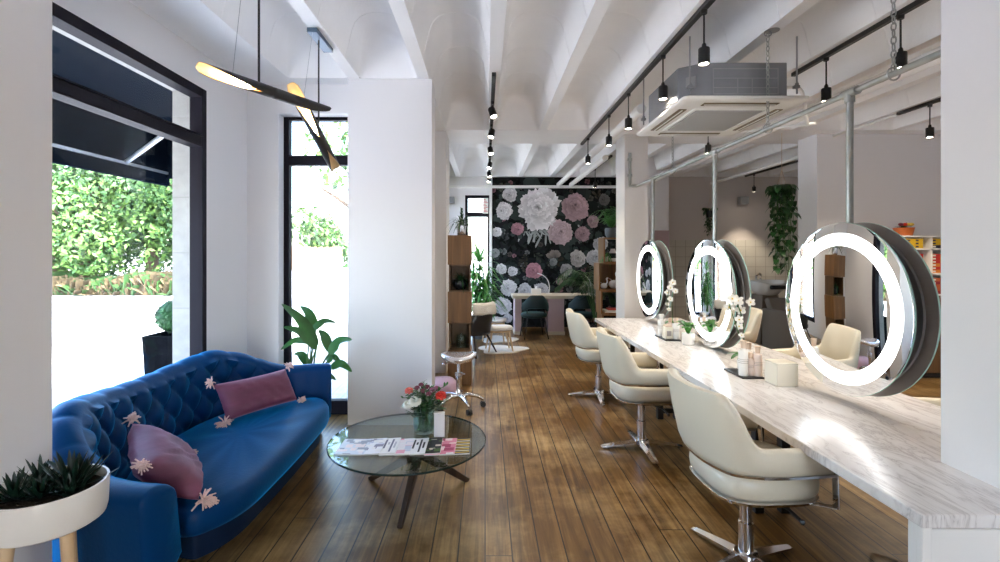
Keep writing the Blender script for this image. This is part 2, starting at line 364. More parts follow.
# ------------------------------------------------------------------ the setting
Z0 = 3.0                                     # underside of the joists
JO = [-1.13, -.53, .083, .708, 1.33, 1.95, 2.57, 3.19, 3.81, 4.43, 5.05, 5.67]
b = MB(); b.box(-2.45, 6.7, -3.6, 9.8, -.12, 0); struct(b.build('floor', 'floor'))
def ceiling():
    b = MB()
    def pans(xs, y0, y1):
        "one bay: joists between rounded pans"
        for xa, xb in xs:
            lv = [(0, 0, .03), (.025, .10, .05), (.05, .21, .08), (.075, .275, .10), (.115, .32, .13), (.17, .345, .16), (.22, .352, .18)]
            rings = []
            for ins, h, r in lv:
                w = min(r, (xb - xa) / 2 - ins - .01)
                rings.append([(x, y, Z0 + h) for x, y in rrect(xa + ins, xb - ins, y0 + ins * 1.3, y1 - ins * 1.3, max(.01, w))])
            V = b.loft(rings, 0, caps=False); b.f(V[-1], 0, False)
            # raised seams where the casting pans met
            k = 1
            ys = y0 + .62
            while ys < y1 - .4:
                pr = [(xa + i, Z0 + h) for i, h, r in lv] + [(xb - i, Z0 + h) for i, h, r in lv[::-1]]
                b.loft([[(x, ys - .004, z) for x, z in pr], [(x + (.003 if x < (xa + xb) / 2 else -.003), ys, z - .003) for x, z in pr], [(x, ys + .004, z) for x, z in pr]], 0, closed=False, caps=False)
                ys += .62
        xe = [xs[0][0]] + [q for p in xs for q in p][1:-1] + [xs[-1][1]]
        for (a, c), (d, e) in zip(xs, xs[1:]):
            q = [(c, y0), (d, y0), (d, y1), (c, y1)]; b.f([b.v((x, y, Z0)) for x, y in q][::-1], 0, False)
    def flat(x0, x1, y0, y1): b.f([b.v(p) for p in ((x0, y1, Z0), (x1, y1, Z0), (x1, y0, Z0), (x0, y0, Z0))], 0, False)
    J = lambda lo, hi: [(p + .048, q - .048) for p, q in zip(JO, JO[1:]) if p >= lo - .01 and q <= hi + .01]
    E = 6.55
    L1 = [(-1.70, -1.178), (-1.082, -.578)]
    main = J(-.53, 5.68) + [(5.718, E)]
    for y0, y1 in ((-3.4, 1.35), (1.85, 4.14)):
        pans(L1, y0, y1); flat(-2.45, -1.70, y0, y1)
    pans(main, -3.4, 1.35); pans(main, 1.85, 5.9)
    flat(-.578, -.482, -3.4, 1.35); flat(-.578, -.482, 1.85, 4.14)
    flat(-1.1, -.482, 4.14, 6.65); flat(-2.45, -1.1, 4.14, 4.45)
    flat(-2.45, E, 1.35, 1.85); flat(-2.45, E, -3.6, -3.4); flat(-.482, E, 5.9, 6.65)
    back = [(-1.05, -.578)] + J(-.53, 5.68) + [(5.718, E)]
    pans(back, 6.65, 9.5); flat(-1.1, -1.05, 6.65, 9.5); flat(-1.1, E, 9.5, 9.8)
    b.box(-2.45, E + .2, -3.6, 4.45, 3.42, 3.55); b.box(-1.15, E + .2, 4.45, 9.8, 3.42, 3.55)
    return struct(b.build('ceiling', 'ceil', sharp=30, recalc=False))
ceiling()

def wall(name, m, *boxes, **k):
    b = MB()
    for q in boxes: b.box(*q)
    return struct(b.build(name, m, **k))
XW = -2.13
# left shop front: wall along the street with the big window, the return with the tall window
wall('wall_left', 'paint', (-2.2, XW, -3.6, .5, 0, 3.42), (-2.2, XW, .5, 3.66, 0, .15), (-2.2, XW, .5, 3.66, 2.73, 3.42), (-2.2, XW, 3.66, 4.4, 0, 3.42),
     (XW, -1.85, 4.3, 4.41, 0, 3.42), (-1.85, -1.19, 4.3, 4.41, 2.74, 3.42))
wall('wall_exterior', 'stone', (-2.37, -2.203, 3.64, 4.46, -.12, 3.55), (-2.37, -2.203, .3, 3.64, 2.72, 3.55), (-2.40, -2.203, -3.6, .3, -.12, 3.55), (-2.37, -2.203, .3, 3.64, -.12, .12),
     (-2.2, -1.9, 4.412, 4.5, -.12, 3.55), (-1.9, -1.12, 4.43, 4.5, 2.82, 3.55))
wall('wall_alcove', 'paint', (-.93, -.85, 5.14, 6.0, 0, 3.42), (-.93, -.85, 4.43, 5.14, 2.73, 3.42), (-1.0, -.85, 4.43, 4.49, 0, 3.42))
wall('wall_alcove_outer', 'stone', (-1.12, -.933, 5.12, 6.46, -.12, 3.55), (-1.12, -.933, 4.5, 5.12, 2.72, 3.55))
wall('wall_far_left', 'paint', (-1.05, -.95, 6.47, 7.5, 0, 3.42), (-1.05, -.95, 7.5, 9.3, 0, .3), (-1.05, -.95, 7.5, 9.3, 2.7, 3.42), (-1.05, -.95, 9.3, 9.8, 0, 3.42))
wall('wall_back', 'paint', (-1.05, -.40, 9.6, 9.8, 0, 3.42), (-.40, .11, 9.6, 9.8, 2.64, 3.42), (-.40, .11, 9.6, 9.8, 0, .1), (.11, 6.7, 9.6, 9.8, 0, 3.42))
wall('wall_back_pier', 'paint', (2.72, 3.37, 8.8, 9.6, 0, 3.42))
wall('wall_tiled', 'tile', (3.37, 6.5, 9.585, 9.6, 0, 1.74))
wall('wall_back_right', 'taupe', (3.37, 6.5, 9.592, 9.6, 1.74, 3.42))
wall('wall_cross', 'paint', (4.22, 6.5, 6.1, 6.47, 0, 3.42))
wall('wall_right', 'paint', (6.5, 6.7, -3.6, 9.8, 0, 3.42))
# pillars
wall('pillar_1', 'paint', (-1.19, -.46, 4.16, 4.42, 0, Z0))
wall('pillar_2', 'paint', (-.93, -.48, 5.95, 6.47, 0, Z0))
wall('pillar_3', 'paint', (1.775, 2.07, 6.1, 6.5, 0, Z0))
wall('pillar_4', 'paint', (1.738, 2.14, 1.0, 1.83, 0, Z0))
wall('wall_left_return', 'paint', (XW, -1.65, .35, 1.83, 0, Z0))
b = MB(); b.box(.085, .135, 9.55, 9.6, 0, 2.8); struct(b.build('trim_1', 'white'))
# unseen wall behind the camera; empty doorway gap added and sized for daylight
wall('wall_front_unseen', 'paint', (-2.2, .5, -3.6, -3.4, 0, 3.42), (1.8, 6.5, -3.6, -3.4, 0, 3.42), (.5, 1.8, -3.6, -3.4, 2.3, 3.42))

def window(name, axis, c, a0, a1, z0, z1, jw=.085, trans=None, depth=.08, mull=(), sill=None, m='frame'):
    "a metal framed window in the plane axis = c, from a0 to a1 along the other axis"
    root = bpy.data.objects.new(name, None); COL.objects.link(root); struct(root)
    root.location = (c, (a0 + a1) / 2, z0) if axis == 'x' else ((a0 + a1) / 2, c, z0)
    def bx(b, p, q, r, s, d=depth):
        if axis == 'x': b.box(c - d / 2, c + d / 2, p, q, r, s)
        else: b.box(p, q, c - d / 2, c + d / 2, r, s)
    sl = sill or jw
    b = MB(); bx(b, a0, a0 + jw, z0, z1); bx(b, a1 - jw, a1, z0, z1); bx(b, a0 + jw, a1 - jw, z1 - jw, z1); bx(b, a0 + jw, a1 - jw, z0, z0 + sl)
    b.build('window_frame', m, root, bevel=.006)
    # inner bead
    zs = [z0 + sl] + ([trans - .035, trans + .035] if trans else []) + [z1 - jw]
    if trans:
        b = MB(); bx(b, a0 + jw, a1 - jw, trans - .035, trans + .035); b.build('transom', m, root, bevel=.006)
    b = MB()
    for k in range(0, len(zs), 2):
        lo, hi = zs[k], zs[k + 1]; p, q = a0 + jw, a1 - jw; w = .010
        bx(b, p, p + w, lo, hi, depth * 1.2); bx(b, q - w, q, lo, hi, depth * 1.2); bx(b, p + w, q - w, hi - w, hi, depth * 1.2); bx(b, p + w, q - w, lo, lo + w, depth * 1.2)
    b.build('glazing_bead', m, root)
    for k in range(0, len(zs), 2):
        b = MB(); bx(b, a0 + jw, a1 - jw, zs[k], zs[k + 1], .006); b.build('pane', 'window', root)
    return root
window('window_1', 'x', -2.16, .5, 3.66, .15, 2.73, .062, 2.33)
window('window_2', 'y', 4.455, -1.90, -1.0, 0, 2.81, .085, 2.345, depth=.06, sill=.12)
window('window_3', 'x', -.89, 4.49, 5.14, 0, 2.73, .08, 2.315, sill=.14)
window('window_4', 'x', -1.0, 7.5, 9.3, .3, 2.7, .08, 2.28)
window('window_5', 'y', 9.68, -.40, .11, .1, 2.64, .05, 2.25)

# ------------------------------------------------------------------ outside
b = MB(); b.box(-7.5, 12, -18, 40, -.22, -.121); struct(b.build('pavement', 'paving'))
b = MB(); b.box(-60, -7.5, -40, 90, -.3, -.24); b.box(-7.5, 40, 40, 90, -.3, -.24); struct(b.build('road', 'road'))
b = MB()
for k in range(-2, 9): b.box(-7.62, -7.5, k * 4.0, k * 4.0 + 3.985, -.24, -.119)
struct(b.build('kerb', 'stone'))
# awning over the street window
t = thing('awning', 'dark navy shop awning outside above the large street window', 'awning', (-2.4, 3.0, 2.75))
b = MB(); b.box(-3.5, -2.41, .2, 5.25, 2.78, 2.86); b.build('awning_roof', 'navy', t)
b = MB(); b.box(-3.5, -3.45, .2, 5.25, 2.22, 2.78); b.box(-3.45, -2.41, 5.2, 5.25, 2.3, 2.78); b.build('valance', 'navy', t)
b = MB(); b.box(-3.452, -3.43, .2, 5.2, 2.34, 2.365); b.build('valance_rail', 'steel_trim', t)
for y in (2.2, 4.6):
    b = MB(); b.tube([(-2.42, y - .5, 2.74), (-3.44, y, 2.36)], .022, 8); b.build('awning_arm', 'steel_trim', t)

def crown(mb, c, r, n, size, seed, mi=(0, 1), flat=.8):
    q = random.Random(seed); lob = [(Vector((q.gauss(0, .45), q.gauss(0, .45), q.gauss(0, .38))), q.uniform(.35, .6)) for _ in range(14)]
    for k in range(n):
        li = q.randrange(14); l, lr = lob[li]; d = Vector((q.gauss(0, 1), q.gauss(0, 1), q.gauss(0, 1))).normalized()
        p = Vector(c) + Vector(((l.x + d.x * lr) * r[0], (l.y + d.y * lr) * r[1], (l.z + d.z * lr) * r[2]))
        nn = (d + Vector((q.gauss(0, .6), q.gauss(0, .6), q.gauss(0, .6)))).normalized(); u = nn.orthogonal().normalized(); w = nn.cross(u)
        a = q.uniform(0, 2 * PI); u, w = u * math.cos(a) + w * math.sin(a), w * math.cos(a) - u * math.sin(a)
        s = size * q.uniform(.6, 1.3)
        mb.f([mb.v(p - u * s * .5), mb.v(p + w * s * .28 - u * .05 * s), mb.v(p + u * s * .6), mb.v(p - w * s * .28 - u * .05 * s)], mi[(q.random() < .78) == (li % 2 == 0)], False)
def tree(name, label, x, y, h, r, n, size, seed, group=None, trunk=True, base=-.3, cat='tree', cz=None):
    t = thing(name, label, cat, (x, y, base), group=group)
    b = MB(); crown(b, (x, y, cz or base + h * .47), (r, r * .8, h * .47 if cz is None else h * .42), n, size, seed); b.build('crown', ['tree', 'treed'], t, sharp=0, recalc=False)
    q = random.Random(seed); b = MB(); top = Vector((x, y, base + h * .7))
    b.tube([(x, y, base), (x + .1, y, base + h * .35), top], [.04 * h, .03 * h, .015 * h], 8)
    for k in range(6):
        a = q.uniform(0, 2 * PI); s = Vector((x + .05, y, base + h * q.uniform(.3, .6)))
        b.tube([s, s + Vector((math.cos(a) * r * .45, math.sin(a) * r * .35, h * .12)), s + Vector((math.cos(a) * r * .8, math.sin(a) * r * .6, h * .2))], [.014 * h, .01 * h, .004 * h], 6)
    b.build('trunk', 'bark', t); return t
names = ['broad street tree seen through the left end of the large window', 'light green street tree with a forked trunk across the road', 'dense round street tree across the road', 'tall street tree right of the dense one across the road',
         'street tree nearest the stone jamb across the road', 'far street tree half behind the stone jamb']
for i, (x, y, h, r) in enumerate(((-22.5, 20, 7.6, 3.4), (-19.4, 21.5, 7.4, 2.9), (-17.2, 20.5, 6.8, 2.5), (-15.3, 22, 7.6, 2.6), (-13.4, 21.5, 7.2, 2.4), (-26.5, 22, 8.5, 3.8))):
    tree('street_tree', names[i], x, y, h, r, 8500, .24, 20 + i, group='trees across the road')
b = MB(); q = random.Random(4)
for k in range(9000):
    x = q.uniform(-30, -10); y = 19.2 + q.random() * 1.3 - (x + 20) * .02; h = q.uniform(-.1, .55) + .15 * math.sin(x * 1.7); d = q.gauss(0, .2)
    b.f([b.v((x - .05, y, -.28)), b.v((x + .05, y, -.28)), b.v((x + d + .05, y + d, h)), b.v((x + d - .02, y - d, h + .05))], q.randrange(3), False)
tag(b.build('undergrowth', ['dry', 'dry', 'treed'], sharp=0, recalc=False), 'dry grass and bushes along the far side of the road', 'undergrowth', kind='stuff')
tree('roadside_tree', 'leafy tree overhanging the pavement outside the tall narrow window', -2.9, 12, 4.8, 1.75, 4200, .2, 51, base=-.12, cz=5.0)
tree('distant_tree', 'small distant tree over the brown fence seen through the tall window', -17.2, 50, 7.2, 2.4, 1500, .6, 52)
tree('distant_tree', 'low distant shrub tree right of the brown fence', -14.0, 55, 4.4, 2.2, 1200, .6, 53)
b = MB()
for k in range(28): b.box(-19 + k * .19, -19 + k * .19 + .17, 46, 46.06, -.24, 1.9 + .06 * (k % 3))
b.box(-19, -13.7, 46.06, 46.12, .4, .5); b.box(-19, -13.7, 46.06, 46.12, 1.4, 1.5)
tag(b.build('board_fence', 'brick'), 'distant brown board fence beside the road', 'fence')
# clipped ball in a planter outside the street window, and one by the alcove window
def topiary(label, x, y, s=1.0):
    t = thing('topiary_planter', label, 'planter', (x, y, -.12), group='topiary planters outside')
    b = MB(); w, u = .21 * s, .17 * s
    b.loft([[(x + i * e, y + j * e, z) for i, j in ((-1, -1), (1, -1), (1, 1), (-1, 1))] for e, z in ((u, -.12), (w, .70), (w, .72), (w - .025, .72), (w - .03, .66))], smooth=False); b.build('planter_box', 'planter', t)
    b = MB(); b.tube([(x, y, .62), (x, y, .9)], .02, 8); b.build('trunk', 'bark', t)
    b = MB(); b.ball((x, y, .885), .15 * s, seg=18, rings=12); q = random.Random(3)
    for k in range(1500):
        d = Vector((q.gauss(0, 1), q.gauss(0, 1), q.gauss(0, 1))).normalized(); p = Vector((x, y, .885)) + d * .17 * s * q.uniform(.86, 1.05)
        u2 = (d.orthogonal().normalized() + d * q.uniform(-.3, .9)).normalized(); w2 = d.cross(u2)
        a = .03; b.f([b.v(p - u2 * a), b.v(p + w2 * a * .5), b.v(p + u2 * a), b.v(p - w2 * a * .5)], 0, False)
    b.build('clipped_ball', 'boxwood', t, sharp=0, recalc=False)
topiary('black planter with a clipped ball bush outside the large street window', -2.98, 4.62, .9)
topiary('black planter with a clipped ball bush outside the alcove window', -1.33, 5.5, .85)
b = MB(); b.tube([(-7.0, 7.2, -.12), (-7.0, 7.2, 1.02)], .05, 10); b.lathe([(.05, 1.0), (.11, 1.02), (.11, 1.12), (.05, 1.16)], (-7.0, 7.2, 0), 12)
for z in (.3, .55, .8): b.lathe([(.05, z), (.085, z + .02), (.05, z + .04)], (-7.0, 7.2, 0), 12)
tag(b.build('bollard', 'black'), 'ringed black bollard on the pavement at the near edge of the street window', 'bollard')
# ------------------------------------------------------------------ sofa
def sofa():
    t = thing('sofa', 'blue velvet button-tufted sofa with a curved back under the large window', 'sofa', (-1.6, 2.75, 0))
    path = catmull([(-1.20, 1.87), (-1.36, 1.905), (-1.56, 2.0), (-1.74, 2.16), (-1.835, 2.42), (-1.855, 2.75), (-1.835, 3.08), (-1.74, 3.34), (-1.56, 3.50), (-1.36, 3.595), (-1.20, 3.63)], 22)
    n = len(path); acc = [0]
    for a, b2 in zip(path, path[1:]): acc.append(acc[-1] + (b2 - a).length)
    L = acc[-1]; rows = []
    for i, p in enumerate(path):
        d = (path[min(i + 1, n - 1)] - path[max(i - 1, 0)]).normalized(); out = Vector((-d.y, d.x))      # away from the seat
        s = acc[i]; e = abs(s / L - .5) * 2
        zt = lerp(.81, .635, smooth((e - .40) / .42)) - .045 * math.cos(PI / 2 * min(1, e / .40))
        th = lerp(.15, .13, smooth((e - .4) / .5)); lean = lerp(.06, .035, e)
        sec = []
        NI = 44
        for k in range(NI):                               # inner, tufted face
            f = k / (NI - 1); z = lerp(.33, zt - .045, f); o = lean * f
            wv = .155; u = (s - L / 2) / wv; v = (z - .475) / .205
            a, c = u + v, u - v
            puff = (abs(math.sin(PI * a)) * abs(math.sin(PI * c))) ** .45
            fade = (1 - smooth((e - .60) / .14)) * smooth((z - .36) / .08)
            fa = abs(a - round(a)); fc = abs(c - round(c)); but = math.exp(-((fa * fa + fc * fc) / .012))
            o -= fade * (.036 * puff - .014 * but)
            if e > .6:                                     # soft pleats across the arms
                o -= .006 * abs(math.sin(PI * u * 1.0)) * smooth((e - .6) / .1) * (1 - smooth((e - .86) / .1))
            sec.append((o, z))
        tuft = 1 - smooth((e - .62) / .12)
        u = (s - L / 2) / .155
        for k in range(1, 12):                             # rolled top
            an = PI * k / 12; puff = tuft * .012 * (abs(math.sin(PI * (u + .0))) ** .5) * math.sin(an)
            sec.append((lean + th / 2 - math.cos(an) * th / 2, zt - .045 + math.sin(an) * (.045 + puff)))
        for k in range(9):
            f = k / 8; sec.append((lean + th - .01 * f - .03 * f * f, lerp(zt - .05, .2, f)))
        rows.append([Vector((p.x + out.x * o, p.y + out.y * o, z)) for o, z in sec])
    # soften the two front ends
    b = MB()
    def pinch(ring, k, d):
        c = sum(ring, Vector()) / len(ring); return [Vector((lerp(q.x, c.x, .0) + d.x, lerp(q.y, c.y, k) + d.y, lerp(q.z, c.z, k * .35))) for q in ring]
    f = Vector((.02, 0, 0))
    rows = [pinch(rows[0], .45, f * 1.6), pinch(rows[0], .2, f * 1.25), pinch(rows[0], .06, f * .6)] + rows + [pinch(rows[-1], .06, f * .6), pinch(rows[-1], .2, f * 1.25), pinch(rows[-1], .45, f * 1.6)]
    b.loft(rows, 0, closed=True, caps=True)
    b.build('tufted_back', 'velvet', t, sharp=75)
    out = catmull([(-1.25, 3.53), (-1.14, 3.46), (-1.075, 3.3), (-1.06, 3.05), (-1.055, 2.75), (-1.06, 2.45), (-1.075, 2.2), (-1.14, 2.04), (-1.25, 1.97), (-1.50, 2.07), (-1.70, 2.26), (-1.79, 2.5), (-1.805, 2.75), (-1.79, 3.0), (-1.70, 3.24), (-1.50, 3.43)], 7, True)
    N = len(out); ctr = sum(out, Vector((0, 0))) / N
    def inset(poly, d):
        r = []
        for i, p in enumerate(poly):
            tg = (poly[(i + 1) % N] - poly[i - 1]).normalized(); nn = Vector((-tg.y, tg.x))
            if nn.dot(ctr - p) < 0: nn = -nn
            r.append(p + nn * d)
        return r
    b = MB(); rings = []
    for d, z in ((.03, .315), (.006, .325), (0, .345), (0, .375), (.002, .405), (.014, .428), (.04, .442)):
        rings.append([(p.x, p.y, z) for p in inset(out, d)])
    base = inset(out, .04)
    for k in (.85, .65, .4, .15):
        rings.append([(lerp(ctr.x - .03, p.x, k), lerp(ctr.y, p.y, k), .442 + .022 * (1 - k * k) + .004 * math.sin(p.x * 31 + p.y * 17) * k) for p in base])
    b.loft(rings, 0); b.build('seat_cushion', 'velvet', t, sharp=70)
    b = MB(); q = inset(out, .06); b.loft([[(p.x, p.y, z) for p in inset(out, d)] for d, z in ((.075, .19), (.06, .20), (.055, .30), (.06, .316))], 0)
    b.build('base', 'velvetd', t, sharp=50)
    for x, y in ((-1.24, 3.50), (-1.24, 2.0), (-1.66, 3.3), (-1.66, 2.2)):
        b = MB(); b.lathe([(.026, 0), (.03, .01), (.034, .185), (.034, .192)], (x, y, 0), 14); b.build('leg', 'acrylic', t)
sofa()
def tassel(parent, p, d, n=26, L=.06, seed=1, sp=.4):
    q = random.Random(seed); b = MB(); p = Vector(p); d = Vector(d).normalized()
    b.ball(p + d * .006, .009, 0, 8, 5)
    for k in range(n):
        v = (d + Vector((q.gauss(0, sp), q.gauss(0, sp), q.gauss(0, sp * .9)))).normalized()
        e = p + d * .012 + v * L * q.uniform(.6, 1.05); e.z = max(e.z, .458); m = (p + d * .012 + e) / 2 + Vector((0, 0, .008))
        b.tube([p + d * .01, m, e], [.003, .0038, .003], 5)
    b.build('tassel', 'tassel', parent)
def cushion(label, A, B, A2, B2, th, seed, nrm):
    "pillow between the bottom corners A, B and the top corners A2, B2"
    A, B, A2, B2, nrm = map(Vector, (A, B, A2, B2, nrm)); nrm.normalize()
    t = thing('throw_pillow', label, 'pillow', ((A + B) / 2), group='plum pillows on the sofa')
    b = MB(); NU, NV = 26, 16; fr, bk = {}, {}
    for i in range(NU + 1):
        for j in range(NV + 1):
            u, v = i / NU, j / NV; cu, cv = 2 * u - 1, 2 * v - 1
            pu = u + .035 * cu * (cv * cv) * -1 * -1 * (1 if abs(cu) > 0 else 0) * 0; 
            bow = 1 - .07 * (1 - cu * cu) * abs(cv) ** 3; bow2 = 1 - .05 * (1 - cv * cv) * abs(cu) ** 3
            uu, vv = .5 + cu * .5 * bow2, .5 + cv * .5 * bow
            p = A.lerp(B, uu).lerp(A2.lerp(B2, uu), vv)
            h = th / 2 * ((1 - cu ** 4) * (1 - cv ** 4)) ** .55
            h *= 1 + .10 * mnoise.noise(Vector((u * 5 + seed, v * 3, seed)))
            h += .015 * mnoise.noise(Vector((u * 14 + v * 5 + seed, v * 4, 3.1))) * (1 - cu ** 4) * (1 - cv ** 4)
            fr[i, j] = b.v(p + nrm * h)
            bk[i, j] = fr[i, j] if i in (0, NU) or j in (0, NV) else b.v(p - nrm * h)
    for i in range(NU):
        for j in range(NV):
            b.f([fr[i, j], fr[i + 1, j], fr[i + 1, j + 1], fr[i, j + 1]]); b.f([bk[i, j], bk[i, j + 1], bk[i + 1, j + 1], bk[i + 1, j]])
    b.build('pillow_cover', 'plum', t, sharp=80)
    for k, (p, o) in enumerate(((A, A - B2), (B, B - A2), (A2, A2 - B), (B2, B2 - A))):
        d = o.normalized() * .8 + nrm * .5 + Vector((0, 0, -.25 if k < 2 else .1)); tassel(t, p + o.normalized() * .005, d, 46 if k else 64, .042 if k else .062, seed * 10 + k, .75 if k else .85)
cushion('long plum pillow with tassels lying against the right end of the blue sofa', (-1.565, 2.90, .475), (-1.30, 3.33, .475), (-1.66, 2.93, .69), (-1.40, 3.37, .68), .13, 2, (.85, -.5, .28))
cushion('plum pillow with pale pink tassels slumped in the left corner of the blue sofa', (-1.18, 1.985, .475), (-1.51, 2.43, .475), (-1.39, 1.94, .625), (-1.70, 2.31, .675), .15, 5, (.80, .58, .45))

# ------------------------------------------------------------------ planter in front
t = thing('potted_succulent', 'white round bowl planter on wooden legs with dark spiky succulents beside the sofa', 'plant', (-1.40, 1.54, 0))
c = (-1.40, 1.54, 0)
b = MB(); b.lathe([(.05, .632), (.135, .632), (.147, .640), (.152, .66), (.156, .748), (.1545, .753), (.1485, .753), (.146, .746), (.143, .70), (.05, .70)], c, 48); b.build('bowl', 'potwhite', t)
b = MB(); b.lathe([(.02, .702), (.143, .705), (.143, .722), (.08, .730), (.02, .732)], c, 30); b.build('soil', 'soil', t)
for a in (-.35, 1.74, 3.84):
    b = MB(); s = Vector((c[0] + .09 * math.cos(a), c[1] + .09 * math.sin(a), .634)); e = Vector((c[0] + .15 * math.cos(a), c[1] + .15 * math.sin(a), 0))
    b.tube([s, e], [.019, .012], 12); b.build('leg', 'beech', t)
q = random.Random(11); b = MB()
for k, (ox, oy, h, n) in enumerate(((.045, .03, .115, 30), (-.07, -.04, .075, 30), (.0, -.03, .07, 22), (-.08, .06, .08, 22), (.03, .09, .07, 18), (.085, -.02, .06, 12))):
    p = Vector((c[0] + ox, c[1] + oy, .725))
    for j in range(n):
        a = j * 2.4; el = lerp(1.35, .15, (j / n) ** .8); l = h * q.uniform(.85, 1.2)
        d = Vector((math.cos(a) * math.cos(el), math.sin(a) * math.cos(el), math.sin(el)))
        b.leaf([p, p + d * l * .55, p + d * l + Vector((0, 0, .02 * math.cos(el)))], .022, 0, .45, n=6, shape=lambda t: max(.03, (1 - t) ** .6 * (.55 + .45 * min(1, t * 4))))
p = Vector((c[0] + .09, c[1] + .01, .73))
for dx, dy, dz, w in ((.055, .0, .055, .02), (.03, .02, .075, .02), (-.16, .06, .07, .022)): b.leaf([p, p + Vector((dx, dy, dz)) * .6 + Vector((0, 0, .006)), p + Vector((dx, dy, dz))], w, 0, .4)
b.build('succulent_leaves', 'leafd', t, sharp=0)

# ------------------------------------------------------------------ coffee table and what stands on it
TX, TY, TZ, TR = -.452, 2.83, .40, .458
t = thing('coffee_table', 'round tinted glass coffee table on dark splayed wooden legs', 'coffee table', (TX, TY, 0))
b = MB(); b.lathe([(.01, TZ - .012), (TR - .004, TZ - .012), (TR - .004, TZ), (.01, TZ)], (TX, TY, 0), 96)
b.lathe([(TR - .0035, TZ - .012), (TR, TZ - .009), (TR, TZ - .003), (TR - .0035, TZ)], (TX, TY, 0), 96, 1, caps=False)
b.build('glass_top', ['tabletop', 'glassedge'], t)
hub = Vector((TX + .05, TY + .08, .285))
feet = ((-.463, 2.60), (-.113, 3.15), (-.76, 3.17))
for k, (x, y) in enumerate(feet):
    b = MB(); e = Vector((x, y, 0)); d = (hub - e); up = hub + Vector((d.x, d.y, 0)).normalized() * .25 + Vector((0, 0, .085))
    b.bar(e + Vector((0, 0, 0)), hub, .026, .034, w2=.05, h2=.06); b.build('leg', 'walnut', t, bevel=.006)
    b = MB(); b.bar(hub, up, .05, .055, w2=.024, h2=.022); b.build('arm', 'walnut', t, bevel=.005)
    b = MB(); b.lathe([(.014, .368), (.017, .374), (.017, .388)], (up.x, up.y, 0), 16); b.build('glass_pad', 'chrome', t)
b = MB(); b.lathe([(.02, .25), (.055, .262), (.065, .285), (.05, .315), (.02, .322)], (hub.x, hub.y, 0), 20); b.build('hub', 'walnut', t)
# magazines, overlapping in a row
def magazine(label, x, y, z, rz, tilt, pal, seed, style):
    t = thing('magazine', label, 'magazine', (x, y, z), rz, group='magazines on the coffee table'); t.rotation_euler = (0, tilt, rz)
    q = random.Random(seed); W, H, T = .165, .215, .0055
    b = MB(); b.box(-W / 2, W / 2, -H / 2, H / 2, 0, T); b.build('pages', 'paper', t, world=False)
    b = MB()
    def r(x0, x1, y0, y1, c, dz):
        f = b.f([b.v((p, q2, T + dz)) for p, q2 in ((x0, y0), (x1, y0), (x1, y1), (x0, y1))], 0, False); b.colour(f, c)
    w, h = W / 2, H / 2; r(-w, w, -h, h, pal[0], .0003)
    if style == 'stripes':
        for k in range(9): r(-w + .004, w - .004, -h + .012 + k * .022, -h + .022 + k * .022, pal[1 + k % 2], .0005)
    elif style == 'bars':
        for k in range(8): r(-w + .008 + k * .019, -w + .019 + k * .019, -h + .02 + .05 * (k % 3), h - .02 - .04 * (k % 2), pal[1 + k % (len(pal) - 1)], .0005)
    else:
        for k in range(26):
            x0 = q.uniform(-w, w - .03); y0 = q.uniform(-h, h - .03); r(x0, min(w, x0 + q.uniform(.01, .06)), y0, min(h, y0 + q.uniform(.006, .05)), q.choice(pal[1:]), .0005 + k * .00003)
    b.build('cover', 'cover', t, world=False, sharp=0, recalc=False)
W_, K_ = (.80, .80, .80), (.02, .02, .025)
mags = [('pale magazine at the left end of the row on the glass table', [(.62, .68, .76), W_, (.30, .34, .42), (.8, .7, .7)], 'blocks'),
        ('bluish white magazine overlapping the one at the left end of the row', [(.80, .82, .86), (.45, .5, .65), (.25, .25, .33), W_], 'blocks'),
        ('magazine with grey and white bars, next to the bluish one', [W_, (.12, .13, .2), (.45, .45, .5)], 'bars'),
        ('white magazine with small pink blocks in the middle of the row', [W_, (.75, .35, .45), (.55, .6, .7), (.8, .75, .78)], 'blocks'),
        ('white magazine with bold black bars on its cover', [W_, K_, K_], 'bars'),
        ('black magazine with green and skin-coloured patches', [K_, (.06, .12, .03), (.55, .36, .24), (.7, .6, .5), K_], 'blocks'),
        ('pink and red magazine second from the right end of the row', [(.62, .22, .32), (.75, .6, .62), (.35, .05, .12), W_], 'blocks'),
        ('black and yellow striped magazine at the right end of the row', [K_, (.65, .45, .08), (.75, .70, .5)], 'stripes')]
for i, (lb, pal, st) in enumerate(mags):
    magazine(lb, -.735 + i * .0815, 2.70 + .004 * (i % 3), TZ + .0012 + i * .0001, 0.012 * ((i % 3) - 1), -.058 if i else 0, pal, 30 + i, st)
# bouquet
VXY = (-.372, 2.935)
t = thing('flower_vase', 'round clear glass vase with red, white and plum flowers on the coffee table', 'vase', (*VXY, TZ))
b = MB(); c = (*VXY, TZ)
b.lathe([(.01, .001), (.056, .001), (.062, .006), (.065, .03), (.065, .15), (.063, .168), (.060, .168), (.061, .15), (.061, .035), (.055, .02), (.01, .02)], c, 36); b.build('glass_vase', 'vaseglass', t)
b = MB(); b.lathe([(.01, .0215), (.055, .0215), (.060, .036), (.060, .10), (.01, .1001)], c, 30); b.build('water', 'vaseglass', t)
q = random.Random(5)
for k in range(13):
    a = k * 2.4; b = MB(); s = Vector((c[0] + .04 * math.cos(a), c[1] + .04 * math.sin(a), TZ + .028)); e = Vector((c[0] - .075 * math.cos(a) * q.uniform(.3, 1), c[1] - .06 * math.sin(a), TZ + q.uniform(.17, .24)))
    b.tube([s, s.lerp(e, .5) + Vector((.008, 0, 0)), e], .0028, 6); b.build('flower_stem', 'stem', t)
b = MB()
